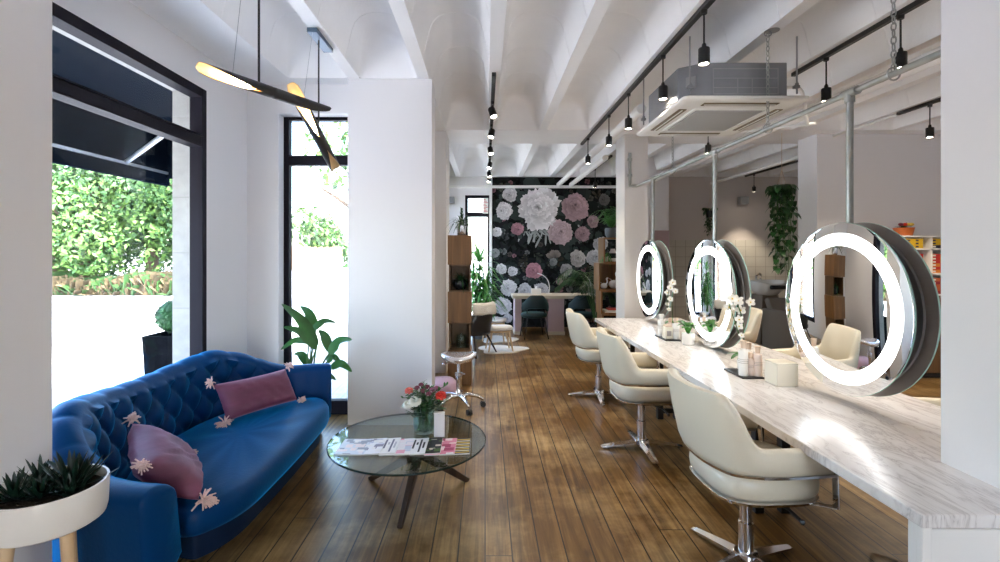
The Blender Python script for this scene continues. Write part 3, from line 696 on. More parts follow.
for k in range(190):
    a = q.uniform(0, 2 * PI); rr = q.uniform(.02, .115); z = TZ + q.uniform(.13, .27) - rr * .25
    p = Vector((c[0] + rr * math.cos(a), c[1] + rr * math.sin(a) * .9, z)); d = Vector((math.cos(a), math.sin(a), q.uniform(-.2, .9))).normalized()
    b.leaf([p - d * .02, p + d * .012 + Vector((0, 0, .004)), p + d * .038], q.uniform(.013, .024), q.randrange(2), .3, n=4)
for k in range(26):
    a = q.uniform(0, 2 * PI); p = Vector((c[0] + .03 * math.cos(a), c[1] + .03 * math.sin(a), TZ + q.uniform(.04, .15))); b.leaf([p, p + Vector((.01 * math.cos(a), .01 * math.sin(a), .03)), p + Vector((.02 * math.cos(a), .02 * math.sin(a), .06))], .014, 1, .2, n=4)
b.build('leaves', ['leaf', 'leafv'], t, sharp=0)
def bloom(p, r, m, layers=4, n=7, up=(0, -.5, .85)):
    b = MB(); up = Vector(up).normalized(); u = up.orthogonal().normalized(); w = up.cross(u); p = Vector(p)
    for l in range(layers):
        for k in range(n):
            a = 2 * PI * (k + .5 * l) / n; d = u * math.cos(a) + w * math.sin(a); op = (l + 1) / layers
            s = p + d * r * .08; mid = p + d * r * (.35 + .3 * op) + up * r * (.55 - .25 * op); e = p + d * r * (.35 + .65 * op) + up * r * (.75 - .75 * op)
            b.leaf([s, mid, e], r * .85, 0, .25, up=up, n=6, shape=lambda t: max(.1, math.sin(PI * (.12 + .80 * t)) ** .6))
    b.ball(p + up * r * .2, r * .3, 0, 8, 5); b.build('bloom', m, t, sharp=0)
A = lambda x, y, Y: at(x, y, Y)
bloom(A(441, 396, 2.90), .034, 'red'); bloom(A(409, 391, 2.92), .026, 'coral'); bloom(A(415, 402, 2.86), .038, 'whitep', 5, 9); bloom(A(408, 405, 2.89), .03, 'whitep', 4, 9)
for x, y, Y in ((417, 388, 2.93), (423, 391, 2.90), (427, 387, 2.94), (432, 390, 2.92), (429, 394, 2.88), (421, 385, 2.97), (436, 388, 2.96)): bloom(A(x, y, Y), .017, 'maroon' if x % 2 else 'mauve', 3, 6)
for x, y in ((424, 381), (402, 398), (447, 385), (446, 402)):
    b = MB(); e = A(x, y, 2.93); s = Vector((c[0], c[1], TZ + .19)); b.tube([s, s.lerp(e, .6) + Vector((0, 0, .012)), e], .0018, 5)
    for k in range(7): p = s.lerp(e, .5 + k * .08); dd = Vector((q.uniform(-1, 1), q.uniform(-1, 1), .6)).normalized(); b.leaf([p, p + dd * .014, p + dd * .028], .014, 0, .2, n=4)
    b.build('leaf_sprig', 'leaf', t, sharp=0)
t = thing('card_box', 'small upright white card box standing beside the flower vase', 'box', (-.272, 2.86, TZ))
b = MB(); b.box(-.303, -.241, 2.85, 2.875, TZ + .001, TZ + .14); b.build('box_body', 'offwhite', t, bevel=.002)
b = MB(); b.box(-.304, -.240, 2.849, 2.876, TZ + .135, TZ + .146); b.build('box_lid', 'white', t, bevel=.002)

# ------------------------------------------------------------------ saddle stool, pouf
sx, sy = -.252, 4.62
t = thing('saddle_stool', 'chrome saddle stool on casters behind the coffee table', 'stool', (sx, sy, 0))
b = MB(); NU, NV = 28, 10; rings = []
for lo in (1,):
    def S(r, a):
        x = math.cos(a) * r; y = math.sin(a) * r
        return x, y
    for r, z0 in ((.02, .46), (.12, .455), (.155, .470), (.165, .495), (.16, .514), (.13, .522), (.08, .515), (.02, .512)):
        rg = []
        for k in range(32):
            a = 2 * PI * k / 32; x, y = r * math.cos(a), r * math.sin(a) * .95
            rg.append((sx + x * 1.05, sy + y, z0 + 1.0 * x * x * (1 if r > .05 else 0) * .8 - .9 * y * y * .6))
        rings.append(rg)
b.loft(rings); b.build('seat', 'skin', t, sharp=70)
b = MB(); b.lathe([(.05, .445), (.06, .455), (.06, .462)], (sx, sy, 0), 20); b.tube([(sx - .05, sy, .45), (sx - .14, sy - .05, .435)], .006, 8); b.ball((sx - .145, sy - .052, .435), .011); b.build('lever_plate', 'chrome', t)
b = MB(); b.lathe([(.03, .11), (.034, .13), (.026, .14), (.026, .27), (.030, .275), (.030, .30), (.016, .305), (.016, .452)], (sx, sy, 0), 20); b.build('gas_column', 'chrome', t)
b = MB(); b.lathe([(.028, .305), (.036, .31), (.036, .34), (.028, .345)], (sx, sy, 0), 20); b.tube([(sx + .03, sy, .325), (sx + .06, sy, .325)], .008, 8); b.build('collar', 'chrome', t)
for k in range(5):
    a = -1.1 + k * 2 * PI / 5; d = Vector((math.cos(a), math.sin(a), 0)); o = Vector((sx, sy, 0))
    b = MB(); b.tube([o + d * .02 + Vector((0, 0, .12)), o + d * .10 + Vector((0, 0, .125)), o + d * .18 + Vector((0, 0, .105)), o + d * .235 + Vector((0, 0, .075))], [.02, .019, .016, .013], 10); lg = b.build('leg', 'chrome', t)
    e = o + d * .235; s2 = Vector((-d.y, d.x, 0))
    b = MB(); b.tube([e + Vector((0, 0, .08)), e + Vector((0, 0, .045))], .007, 8)
    for sg in (-1, 1):
        X = Matrix.Rotation(PI / 2, 4, d) ; b.tube([e + s2 * .006 * sg + Vector((0, 0, .027)), e + s2 * .022 * sg + Vector((0, 0, .027))], .0265, 14, 1)
    b.build('caster', ['chrome', 'blackp'], t)
t = thing('floor_cushion', 'pale pink pouf cushion on the floor beside the alcove behind the white pillar', 'cushion', (-.45, 5.02, 0))
b = MB(); b.lathe([(.02, .0), (.15, .0), (.19, .03), (.205, .08), (.195, .13), (.15, .165), (.07, .18), (.02, .178)], (-.45, 5.05, 0), 36, sx=.8, sy=.8); b.build('cushion_body', 'pink', t, sharp=70)
b = MB(); b.lathe([(.006, .177), (.014, .181), (.010, .186)], (-.45, 5.05, 0), 12); b.build('button', 'pink', t)
# ------------------------------------------------------------------ salon chairs
def salon_chair(name, label, x, y, rz, star, group):
    t = thing(name, label, 'chair', (x, y, 0), rz, group)
    # curved shell: arms and back in one sweep (the chair faces +x)
    plan = catmull([(.215, -.262), (.11, -.272), (0, -.278), (-.11, -.268), (-.19, -.21), (-.232, -.10), (-.24, 0), (-.232, .10), (-.19, .21), (-.11, .268), (0, .278), (.11, .272), (.215, .262)], 7)
    n = len(plan); acc = [0]
    for a, c in zip(plan, plan[1:]): acc.append(acc[-1] + (c - a).length)
    L = acc[-1]; b = MB(); rings = []; low = []
    for i, p in enumerate(plan):
        d = (plan[min(i + 1, n - 1)] - plan[max(i - 1, 0)]).normalized(); o = Vector((d.y, -d.x)); o = o if o.dot(p) > 0 else -o
        s = abs(acc[i] - L / 2); bk = 1 - smooth((s - .20) / .13)
        zt = lerp(.672, .895, bk); zb = .555 - .01 * bk; th = .052
        endk = min(1, (L / 2 - s) / .05); th *= .55 + .45 * math.sqrt(max(0, endk))
        lean = lambda z: (z - .53) * (.17 * bk + .02)
        ring = []
        for u, v in ((-.5, .12), (-.5, .5), (-.5, .88), (-.36, .97), (0, 1.0), (.36, .97), (.5, .88), (.5, .5), (.5, .12), (.36, .03), (0, 0), (-.36, .03)):
            vz = lerp(zb, zt, v) if .12 <= v <= .88 else (zt - (1 - v) * .22 if v > .5 else zb + v * .22)
            puff = .010 * math.sin(PI * v) * (1 if u < 0 else .6)
            off = u * th + (puff if u > 0 else -puff) + lean(vz); ring.append(Vector((p.x + o.x * off, p.y + o.y * off, vz - (1 - endk) * .02 * (v > .5))))
        rings.append(ring); low.append(Vector((p.x, p.y, zb - .004)))
    b.loft(rings); b.build('back_shell', 'cream', t, world=False, sharp=60)
    b = MB(); b.loft([[Vector((p.x * k, p.y * k, z)) for k, z in ((1.075, zz), (1.085, zz + .012), (1.03, zz + .016), (.99, zz - .006))] for p, zz in [(q, q.z - .004) for q in low]]); b.build('shell_rail', 'chrome', t, world=False)
    # seat
    b = MB(); N = 44; rg = []
    def se(r, z, cx=.02):
        out = []
        for k in range(N):
            a = 2 * PI * k / N; c, s = math.cos(a), math.sin(a); m = (abs(c) ** 3.4 + abs(s) ** 3.4) ** (-1 / 3.4)
            out.append((cx + c * m * r * 1.02, s * m * r * .98, z))
        return out
    b.loft([se(.195, .410), (se(.222, .416)), se(.235, .432), se(.239, .465), se(.235, .50), se(.222, .518), se(.19, .529), se(.10, .537), se(.02, .538)]); b.build('seat', 'cream', t, world=False, sharp=60)
    b = MB(); b.loft([se(.20, .390), se(.23, .394), se(.237, .408), se(.222, .417), se(.18, .412)]); b.build('seat_rim', 'chrome', t, world=False)
    for sg in (-1, 1):
        b = MB(); b.bar((.232, sg * .262, .60), (.246, sg * .252, .40), .032, .007, up=(1, 0, 0)); b.bar((.246, sg * .252, .402), (.13, sg * .19, .400), .03, .008); b.build('arm_bracket', 'chrome', t, world=False, bevel=.002)
        b = MB(); b.lathe([(.002, 0), (.014, 0), (.012, .01), (.004, .012)], (0, 0, 0), 12, X=Matrix.Translation((.236, sg * .262, .625)) @ Matrix.Rotation(PI / 2, 4, 'Y')); b.build('arm_knob', 'chrome', t, world=False)
    b = MB(); b.bar((-.205, 0, .56), (-.20, 0, .40), .06, .012, up=(1, 0, 0)); b.build('back_bracket', 'chrome', t, world=False)
    # column, lever, star base
    b = MB(); b.lathe([(.09, .374), (.10, .378), (.10, .390)], seg=20); b.lathe([(.034, .045), (.034, .21), (.027, .215), (.027, .376)], seg=20); b.build('hydraulic_column', 'chrome', t, world=False)
    b = MB(); b.tube([(.02, -.02, .36), (.10, -.16, .35), (.12, -.22, .325)], .008, 8); b.lathe([(.008, 0), (.012, .01), (.008, .02)], (.12, -.22, .315), 8); b.build('pump_lever', 'blackp', t, world=False)
    b = MB(); b.lathe([(.02, .075), (.052, .068), (.058, .04), (.05, .03)], seg=20); b.build('base_hub', 'chrome', t, world=False)
    for k in range(4):
        a = star - rz + k * PI / 2; d = Vector((math.cos(a), math.sin(a), 0)); w = Vector((-d.y, d.x, 0)); rows = []
        for f, hw, z0, z1 in ((.03, .036, .035, .068), (.12, .032, .027, .056), (.22, .026, .017, .040), (.29, .022, .009, .028), (.315, .018, .008, .020)):
            c = d * f; rows.append([c - w * hw + Vector((0, 0, z0)), c + w * hw + Vector((0, 0, z0)), c + w * hw + Vector((0, 0, (z0 + z1) / 2)), c + Vector((0, 0, z1)), c - w * hw + Vector((0, 0, (z0 + z1) / 2))])
        b = MB(); b.loft(rows, smooth=False); lg = b.build('leg', 'chrome', t, world=False)
        b = MB(); b.lathe([(.012, 0), (.014, .003), (.012, .010)], d * .285, 10); b.build('glide', 'blackp', lg, world=False)
    return t
G1 = 'cream salon chairs along the near side of the counter'
G2 = 'cream salon chairs along the far side of the counter'
salon_chair('salon_chair', 'cream salon chair nearest the camera on the near side of the counter', 1.25, 2.30, .05, .42, G1)
salon_chair('salon_chair', 'cream salon chair in the middle on the near side of the counter', 1.20, 3.68, .02, .0, G1)
salon_chair('salon_chair', 'cream salon chair farthest down the near side of the counter', 1.18, 4.98, .04, -.10, G1)
salon_chair('salon_chair', 'cream salon chair behind the large right mirror, only its arm and base showing', 2.50, 2.45, PI - .2, .35, G2)
salon_chair('salon_chair', 'cream salon chair beyond the marble counter, seen just left of the large right mirror', 2.62, 3.85, PI + .25, .2, G2)
salon_chair('salon_chair', 'cream salon chair beyond the counter, hidden behind the middle mirror', 2.62, 5.25, PI, .1, G2)

# ------------------------------------------------------------------ marble counter
CZ = .70
t = thing('salon_counter', 'long white marble counter with a white end panel under the mirrors', 'counter', (1.84, 3.6, 0))
b = MB(); b.bm.faces.ensure_lookup_table()
b.loft([[(x, y, z) for x, y in ((1.33, 1.46), (2.36, 1.46), (2.36, 5.82), (1.33, 5.82))] for z in (CZ - .042, CZ)], smooth=False)
b.build('marble_top', 'marble', t, bevel=.004)
b = MB(); b.box(1.36, 2.34, 1.50, 1.545, 0, CZ - .043); b.build('end_panel', 'white', t, bevel=.003)
b = MB(); b.box(1.345, 1.375, 1.475, 1.5, 0, CZ - .043); b.box(1.375, 2.34, 1.49, 1.50, 0.02, CZ - .06); b.build('panel_trim', 'white', t, bevel=.003)
for y in (2.75, 4.3, 5.6):
    b = MB()
    for x in (1.55, 1.70): b.box(x, x + .05, y, y + .05, 0, CZ - .043)
    b.box(1.45, 2.2, y, y + .05, CZ - .10, CZ - .045); b.box(1.60, 1.70, y + .01, y + .04, .05, .09); b.build('leg_frame', 'black', t, bevel=.003)
b = MB(); b.box(1.605, 1.655, 2.78, 5.6, .16, .20); b.build('foot_rail', 'black', t, bevel=.003)

# ------------------------------------------------------------------ mirrors on a hanging rail
MR = .447
def mirror(label, y, zc):
    t = thing('vanity_mirror', label, 'mirror', (1.92, y, zc), group='round lit mirrors hanging over the counter')
    for sd, x, nm in ((-1, 1.862, 'near'), (1, 1.968, 'far')):
        RX = Matrix.Rotation(PI / 2 * sd, 4, 'Y')
        b = MB(); X = RX
        b.lathe([(.001, .0058), (MR - .012, .0058), (MR - .001, .004)], (x, y, zc), 96, 0, caps=False, X=X); b.f([b.bm.verts[i] for i in []] or [], 0) if False else None
        b.lathe([(MR - .001, .004), (MR, .002), (MR, -.002), (MR - .001, -.004)], (x, y, zc), 96, 1, caps=False, X=X)
        b.lathe([(MR - .001, -.004), (.001, -.004)], (x, y, zc), 96, 2, caps=False, X=X)
        gl = b.build('mirror_disc', ['mirror', 'mirroredge', 'mirrorback'], t)
        b = MB(); rr = [(.327, .0062), (.327, .0072), (.392, .0072), (.392, .0062)]; b.lathe(rr, (x, y, zc), 96, 0, caps=False, X=X); b.build('light_ring', 'led', gl)
    b = MB(); RX = Matrix.Rotation(PI / 2, 4, 'Y')
    b.lathe([(.30, -.046), (.36, -.046), (.36, .046), (.30, .046)], (1.915, y, zc), 64, 0, caps=False, X=RX); b.build('housing_band', 'housing', t)
    b = MB(); b.lathe([(.355, -.03), (.385, -.03), (.385, -.018), (.355, -.018)], (1.915, y, zc), 64, 0, caps=False, X=RX); b.lathe([(.355, .026), (.395, .026), (.395, .038), (.355, .038)], (1.915, y, zc), 64, 0, caps=False, X=RX); b.build('housing_rim', 'greymetal', t)
    b = MB(); b.box(1.895, 1.935, y - .03, y + .03, zc + .34, zc + .42); b.build('hanger_block', 'greymetal', t)
mirror('large round lit mirror nearest the camera at the right of the counter', 2.52, 1.207)
mirror('middle round lit mirror of the three over the counter', 4.0, 1.156)
mirror('round lit mirror farthest away, beside the far white pillar', 5.47, 1.185)
PX, PZ = 1.915, 2.335
t = thing('hanging_rail', 'galvanised pipe rail hanging on chains above the counter', 'rail', (PX, 3.5, PZ))
b = MB(); b.tube([(PX, 1.84, PZ), (PX, 6.06, PZ)], .0155, 14); b.build('rail_pipe', 'galv', t)
for y, zc in ((2.52, 1.207), (4.0, 1.156), (5.47, 1.185)):
    b = MB(); b.tube([(PX, y, PZ), (PX, y, zc + .40)], .0165, 14); b.build('drop_pipe', 'galv', t)
    b = MB(); b.tube([(PX, y - .055, PZ), (PX, y + .045, PZ)], .023, 14); b.lathe([(.024, -.05), (.024, 0)], (PX, y, PZ), 14); b.build('pipe_tee', 'galv', t)
def chain(y):
    b = MB(); z = Z0 - .01; k = 0
    while z > PZ + .02:
        P = [Vector((math.cos(a) * .010, 0, math.sin(a) * .02)) for a in [2 * PI * j / 10 for j in range(11)]]
        Rm = Matrix.Rotation(k * PI / 2 + .4, 3, 'Z'); b.tube([Rm @ p + Vector((PX, y, z - .018)) for p in P], .0032, 5, caps=False); z -= .032; k += 1
    b.tube([Vector((PX + .03 * math.cos(a), y, PZ + .03 * math.sin(a))) for a in [2 * PI * j / 16 for j in range(17)]], .004, 6, caps=False)
    ch = b.build('chain', 'galv', t)
    b = MB(); b.lathe([(.045, Z0 - .004), (.045, Z0)], (PX + .03, y, 0), 20); b.tube([Vector((PX + .024 * math.cos(a), y, Z0 - .02 + .02 * math.sin(a))) for a in [2 * PI * j / 12 for j in range(13)]], .004, 6); b.build('ceiling_hook', 'greymetal', ch)
for y in (2.25, 3.25, 4.9): chain(y)
b = MB(); b.tube([(PX, 6.06, PZ), (PX - .05, 6.07, PZ), (1.83, 6.07, PZ), (1.835, 6.08, PZ + .04), (1.835, 6.08, PZ + .42)], .018, 10)
for z in (PZ + .12, PZ + .32): b.lathe([(.03, z), (.03, z + .03)], (1.835, 6.08, 0), 10)
b.build('elbow_pipe', 'galv', t)

# ------------------------------------------------------------------ on the counter
def tray(label, x0, x1, y0, y1):
    b = MB(); b.box(x0, x1, y0, y1, CZ + .0005, CZ + .011); return tag(b.build('tray', 'tray', bevel=.002), label, 'tray')
tray('black slate tray with bottles on the marble counter left of the large right mirror', 1.62, 1.76, 3.02, 3.26)
tray('black slate tray in front of the farthest mirror', 1.62, 1.76, 4.30, 4.60)
def bottle(label, x, y, h, r, m, cap, z=CZ + .0115, style=0, grp='bottles on the counter'):
    t = thing('bottle', label, 'bottle', (x, y, z), group=grp); c = (x, y, z)
    b = MB(); b.lathe([(.004, 0), (r * .96, 0), (r, .004), (r, h * .68), (r * .9, h * .72), (r * .42, h * .75), (r * .42, h * .77), (.004, h * .771)], c, 20); b.build('bottle_body', m, t)
    b = MB(); b.lathe([(.004, h * .772), (r * .62, h * .772), (r * .58, h * .985), (r * .5, h), (.004, h)] if style == 0 else [(.004, h * .772), (r * .55, h * .772), (r * .58, h * .86), (r * .74, h * .985), (.004, h)], c, 18); b.build('cap', cap, t)
    b = MB()
    for k in range(3):
        zz = h * (.36 + .05 * k); b.lathe([(r + .0004, zz), (r + .0006, zz + h * .006), (r + .0004, zz + h * .012)], c, 20, caps=False)
    b.build('label_lines', 'labelgrey', t)
bottle('tall pale bottle with a flared cap at the left of the near tray', 1.652, 3.07, .225, .028, 'bottlew', 'capbeige', style=1)
bottle('short pink bottle between the tall one and the pair on the near tray', 1.70, 3.075, .145, .023, 'bottle', 'capbeige')
bottle('beige capped bottle at the back of the near tray, left of the pair', 1.735, 3.16, .195, .026, 'bottlew', 'capbeige', style=1)
bottle('beige capped bottle right next to the ivory cube on the near tray', 1.738, 3.06, .19, .026, 'bottle', 'capbeige', style=1, grp='bottles on the counter')
bottle('white bottle at the back of the tray by the farthest mirror', 1.66, 4.52, .205, .033, 'bottlew', 'bottlew', style=1)
bottle('white bottle with beige cap beside the plant pot near the farthest mirror', 1.735, 4.36, .19, .031, 'bottlew', 'capbeige')
bottle('small pale bottle at the right end of the far tray', 1.735, 4.50, .17, .028, 'bottle', 'capbeige')
t = thing('ivory_cube_box', 'ivory cube box on the marble counter in front of the large right mirror', 'box', (1.80, 2.91, CZ))
b = MB(); b.box(1.732, 1.858, 2.845, 2.975, CZ + .001, CZ + .128); b.build('box_body', 'plaster', t, bevel=.004)
b = MB(); b.box(1.731, 1.859, 2.844, 2.976, CZ + .128, CZ + .138); b.build('box_lid', 'plaster', t, bevel=.003)
t = thing('candle_jar', 'square ivory candle jar at the near left of the far tray', 'candle', (1.665, 4.38, CZ))
b = MB(); b.box(1.63, 1.70, 4.34, 4.42, CZ + .0115, CZ + .12); b.build('jar', 'plaster', t, bevel=.006)
b = MB(); b.box(1.636, 1.694, 4.346, 4.414, CZ + .12, CZ + .135); b.build('jar_lid', 'capbeige', t, bevel=.004)
b = MB(); b.box(1.645, 1.685, 4.338, 4.34, CZ + .04, CZ + .085); b.build('jar_label', 'labelgrey', t)
# small potted plant
t = thing('potted_plant', 'small leafy plant in a white pot at the foot of the middle mirror', 'plant', (1.76, 4.16, CZ)); c = (1.76, 4.16, CZ)
b = MB(); b.lathe([(.004, .001), (.046, .001), (.05, .006), (.052, .10), (.049, .10), (.047, .09), (.004, .088)], c, 28); b.build('pot', 'potwhite', t)
q = random.Random(8); b = MB()
for k in range(13):
    a = k * 2.4 + .3; l = q.uniform(.07, .12); p = Vector((c[0], c[1], CZ + .088)); d = Vector((math.cos(a), math.sin(a), 0))
    b.leaf([p, p + d * l * .45 + Vector((0, 0, l * .85)), p + d * l * 1.0 + Vector((0, 0, l * .75))], .052, 0, .2, n=8, shape=lambda t: max(.05, math.sin(PI * min(1, .05 + .95 * t)) ** .8))
b.build('leaves', 'leafb', t, sharp=0)
def orchid(label, x, y, base_h, flowers, lean, seed, pot):
    t = thing('potted_orchid', label, 'plant', (x, y, CZ), group='white orchids on the counter'); c = Vector((x, y, CZ))
    b = MB(); b.lathe([(.004, .001), (.034, .001), (.04, .08), (.037, .08), (.035, .07), (.004, .068)], c, 20); b.build('pot', pot, t)
    q = random.Random(seed); b = MB()
    for k in range(6):
        a = k * 1.05 + .4; d = Vector((math.cos(a), math.sin(a), 0)); p = c + Vector((0, 0, .068)); b.leaf([p, p + d * .05 + Vector((0, 0, .045)), p + d * .115 + Vector((0, 0, .02))], .042, 0, .2)
    b.build('leaves', 'leaf', t, sharp=0)
    sp = catmull([c + Vector((0, 0, .07)), c + Vector((.004, 0, base_h * .55)), c + Vector((0, 0, base_h * .9))] + [c + Vector(f) for f in lean], 5)
    b = MB(); b.tube(sp, .0032, 6); b.build('flower_spike', 'stem', t)
    for k, f in enumerate(flowers):
        p = c + Vector((f[0] * .75, f[1], f[2])); s = f[3] * .78; up = Vector((-.45, -.85, .1 + .15 * q.random())).normalized(); u = up.orthogonal().normalized(); w = up.cross(u)
        b = MB()
        for j, (wd, ln) in enumerate(((.9, 1.0), (.55, .95), (.55, .95), (.9, 1.0), (.6, 1.0))):
            a = PI / 2 + (j) * 2 * PI / 5 + .2 * q.random(); d = u * math.cos(a) + w * math.sin(a)
            b.leaf([p, p + d * s * .55 + up * s * .14, p + d * s * ln], s * wd, 0, .1, up=up, n=6, shape=lambda t: max(.12, math.sin(PI * (.12 + .85 * t)) ** .7))
        b.ball(p + up * s * .15 - Vector((0, 0, s * .1)), s * .17, 1, 8, 5); b.build('bloom', ['orchid', 'orchidy'], t, sharp=0)
orchid('white orchid with open blooms standing left of the large right mirror', 1.74, 3.235, .36, [(-.05, .0, .475, .052), (-.015, .01, .41, .045), (-.11, -.02, .49, .048), (.06, -.01, .465, .040), (-.05, -.02, .35, .040), (-.03, .01, .30, .036), (-.12, .01, .43, .042), (-.035, -.03, .245, .026)],
       [(-.05, 0, .47), (-.09, 0, .44), (-.06, -.01, .33), (-.04, -.02, .25)], 3, 'potwhite')
orchid('white orchid with drooping blooms beside the farthest mirror', 1.84, 4.72, .34, [(-.02, 0, .45, .046), (.01, 0, .50, .048), (-.05, .02, .40, .04), (-.03, -.02, .34, .04), (.03, -.03, .42, .04), (-.06, 0, .29, .03), (-.05, -.02, .24, .03)],
       [(.01, 0, .46), (-.03, 0, .42), (-.05, 0, .30), (-.05, -.01, .24)], 4, 'bottlew')
# ------------------------------------------------------------------ lamps, tracks, pipes and the air conditioner under the ceiling
def lamp_light(parent, loc, aim, power, size=1.3, col=(1, .84, .64), r=.03, blend=.6):
    l = bpy.data.lights.new('lamp_light', 'SPOT'); l.energy = power; l.spot_size = size; l.spot_blend = blend; l.color = col; l.shadow_soft_size = r
    o = bpy.data.objects.new('lamp_light', l); COL.objects.link(o); o.parent = parent
    o.location = Vector(loc) - Vector(parent.location); o.rotation_euler = (-Vector(aim)).to_track_quat('Z', 'Y').to_euler(); o['kind'] = 'helper'
def track(label, x, y0, y1, z=Z0):
    b = MB(); b.box(x - .0175, x + .0175, y0, y1, z - .033, z - .001)
    return tag(b.build('lighting_track', 'black', bevel=.003), label, 'lighting track')
track('long black lighting track running down the ceiling left of the air conditioner', 1.33, 1.9, 6.6)
track('black lighting track on the ceiling right of the air conditioner', 2.58, 1.9, 4.02)
track('short black lighting track over the hair colour shelf', 4.43, 4.2, 5.15)
track('black lighting track over the wash basins', 5.1, 7.7, 9.4)
track('black lighting track down the middle of the ceiling towards the floral wall', .075, 4.0, 9.3)
track('short black lighting track near the right end of the floral wall', 1.95, 7.4, 9.3)
GP = 'pendant spotlights'
def pend(label, x, y, drop=.31, power=7, z=Z0 - .033):
    t = thing('pendant_spotlight', label, 'spotlight', (x, y, z), group=GP); zb = z + .033 - .05 - drop
    b = MB(); b.tube([(x, y, z), (x, y, zb + .115)], .0055, 8); b.lathe([(.018, z - .022), (.02, z - .001)], (x, y, 0), 12); b.build('pendant_rod', 'black', t)
    b = MB(); b.lathe([(.006, zb + .13), (.012, zb + .12), (.014, zb + .1), (.031, zb + .097), (.033, zb + .092), (.033, zb), (.029, zb), (.028, zb + .012), (.004, zb + .013)], (x, y, 0), 20); b.build('lamp_body', 'black', t)
    b = MB(); b.lathe([(.003, zb + .0125), (.0265, zb + .0115), (.026, zb + .006), (.003, zb + .003)], (x, y, 0), 16); b.build('lens', 'spotlens', t)
    lamp_light(t, (x, y, zb - .01), (0, 0, -1), power, 1.35 if power < 20 else 2.2)
T1, T2 = 'on the long track left of the air conditioner', 'on the track right of the air conditioner'
pend('largest black pendant spotlight in front of the air conditioner unit', 1.33, 2.915)
pend('black pendant spotlight beside the left face of the air conditioner, second along its track', 1.33, 3.587)
pend('black pendant spotlight third along the long track, above the far pillar', 1.33, 4.449)
pend('black pendant spotlight fourth along the long track', 1.33, 5.15)
pend('black pendant spotlight at the far end of the long track by the cross beam', 1.33, 6.2)
pend('black pendant spotlight hanging beside the chain nearest the right pillar', 2.58, 2.98, power=11)
pend('black pendant spotlight just right of the air conditioner', 2.58, 3.63, power=11)
pend('black pendant spotlight seen under the air conditioner panel', 2.58, 5.55, power=16)
pend('black pendant spotlight hanging over the hair colour shelf', 4.43, 4.78, power=42)
pend('small dark pendant spotlight against the wall above the wash basins', 5.1, 9.1, power=19)
pend('small pendant spotlight in front of the top right of the floral wall', 1.95, 8.5, power=12)
def head(label, y, a):
    x = .075; t = thing('track_spotlight', label, 'spotlight', (x, y, Z0 - .033), group='spotlights on the middle track')
    b = MB(); b.box(x - .014, x + .014, y - .05, y + .05, Z0 - .06, Z0 - .033); b.tube([(x, y, Z0 - .06), (x, y, Z0 - .095)], .007, 8); b.build('adapter', 'black', t)
    c = Vector((x, y, Z0 - .13)); d = Vector((math.sin(a) * .6, -.35, -1)).normalized(); X = d.to_track_quat('-Z', 'Y').to_matrix().to_4x4()
    b = MB(); b.lathe([(.006, .055), (.033, .05), (.036, .04), (.036, -.05), (.031, -.05), (.03, -.035), (.004, -.034)], c, 18, X=X); b.build('lamp_body', 'black', t)
    b = MB(); b.lathe([(.003, -.035), (.028, -.036), (.027, -.042), (.003, -.044)], c, 14, X=X); b.build('lens', 'spotlens', t)
    lamp_light(t, c + d * .06, d, 8, 1.5)
for k, (y, a) in enumerate(((4.72, .5), (5.56, -.3), (6.5, .3), (7.6, -.4), (8.5, .3), (9.1, -.2))):
    head(['nearest black spotlight on the middle ceiling track', 'second black spotlight along the middle ceiling track', 'third black spotlight along the middle track, under the cross beam', 'fourth black spotlight along the middle track, past the cross beam',
          'fifth black spotlight along the middle track', 'black spotlight at the far end of the middle track'][k], y, a)
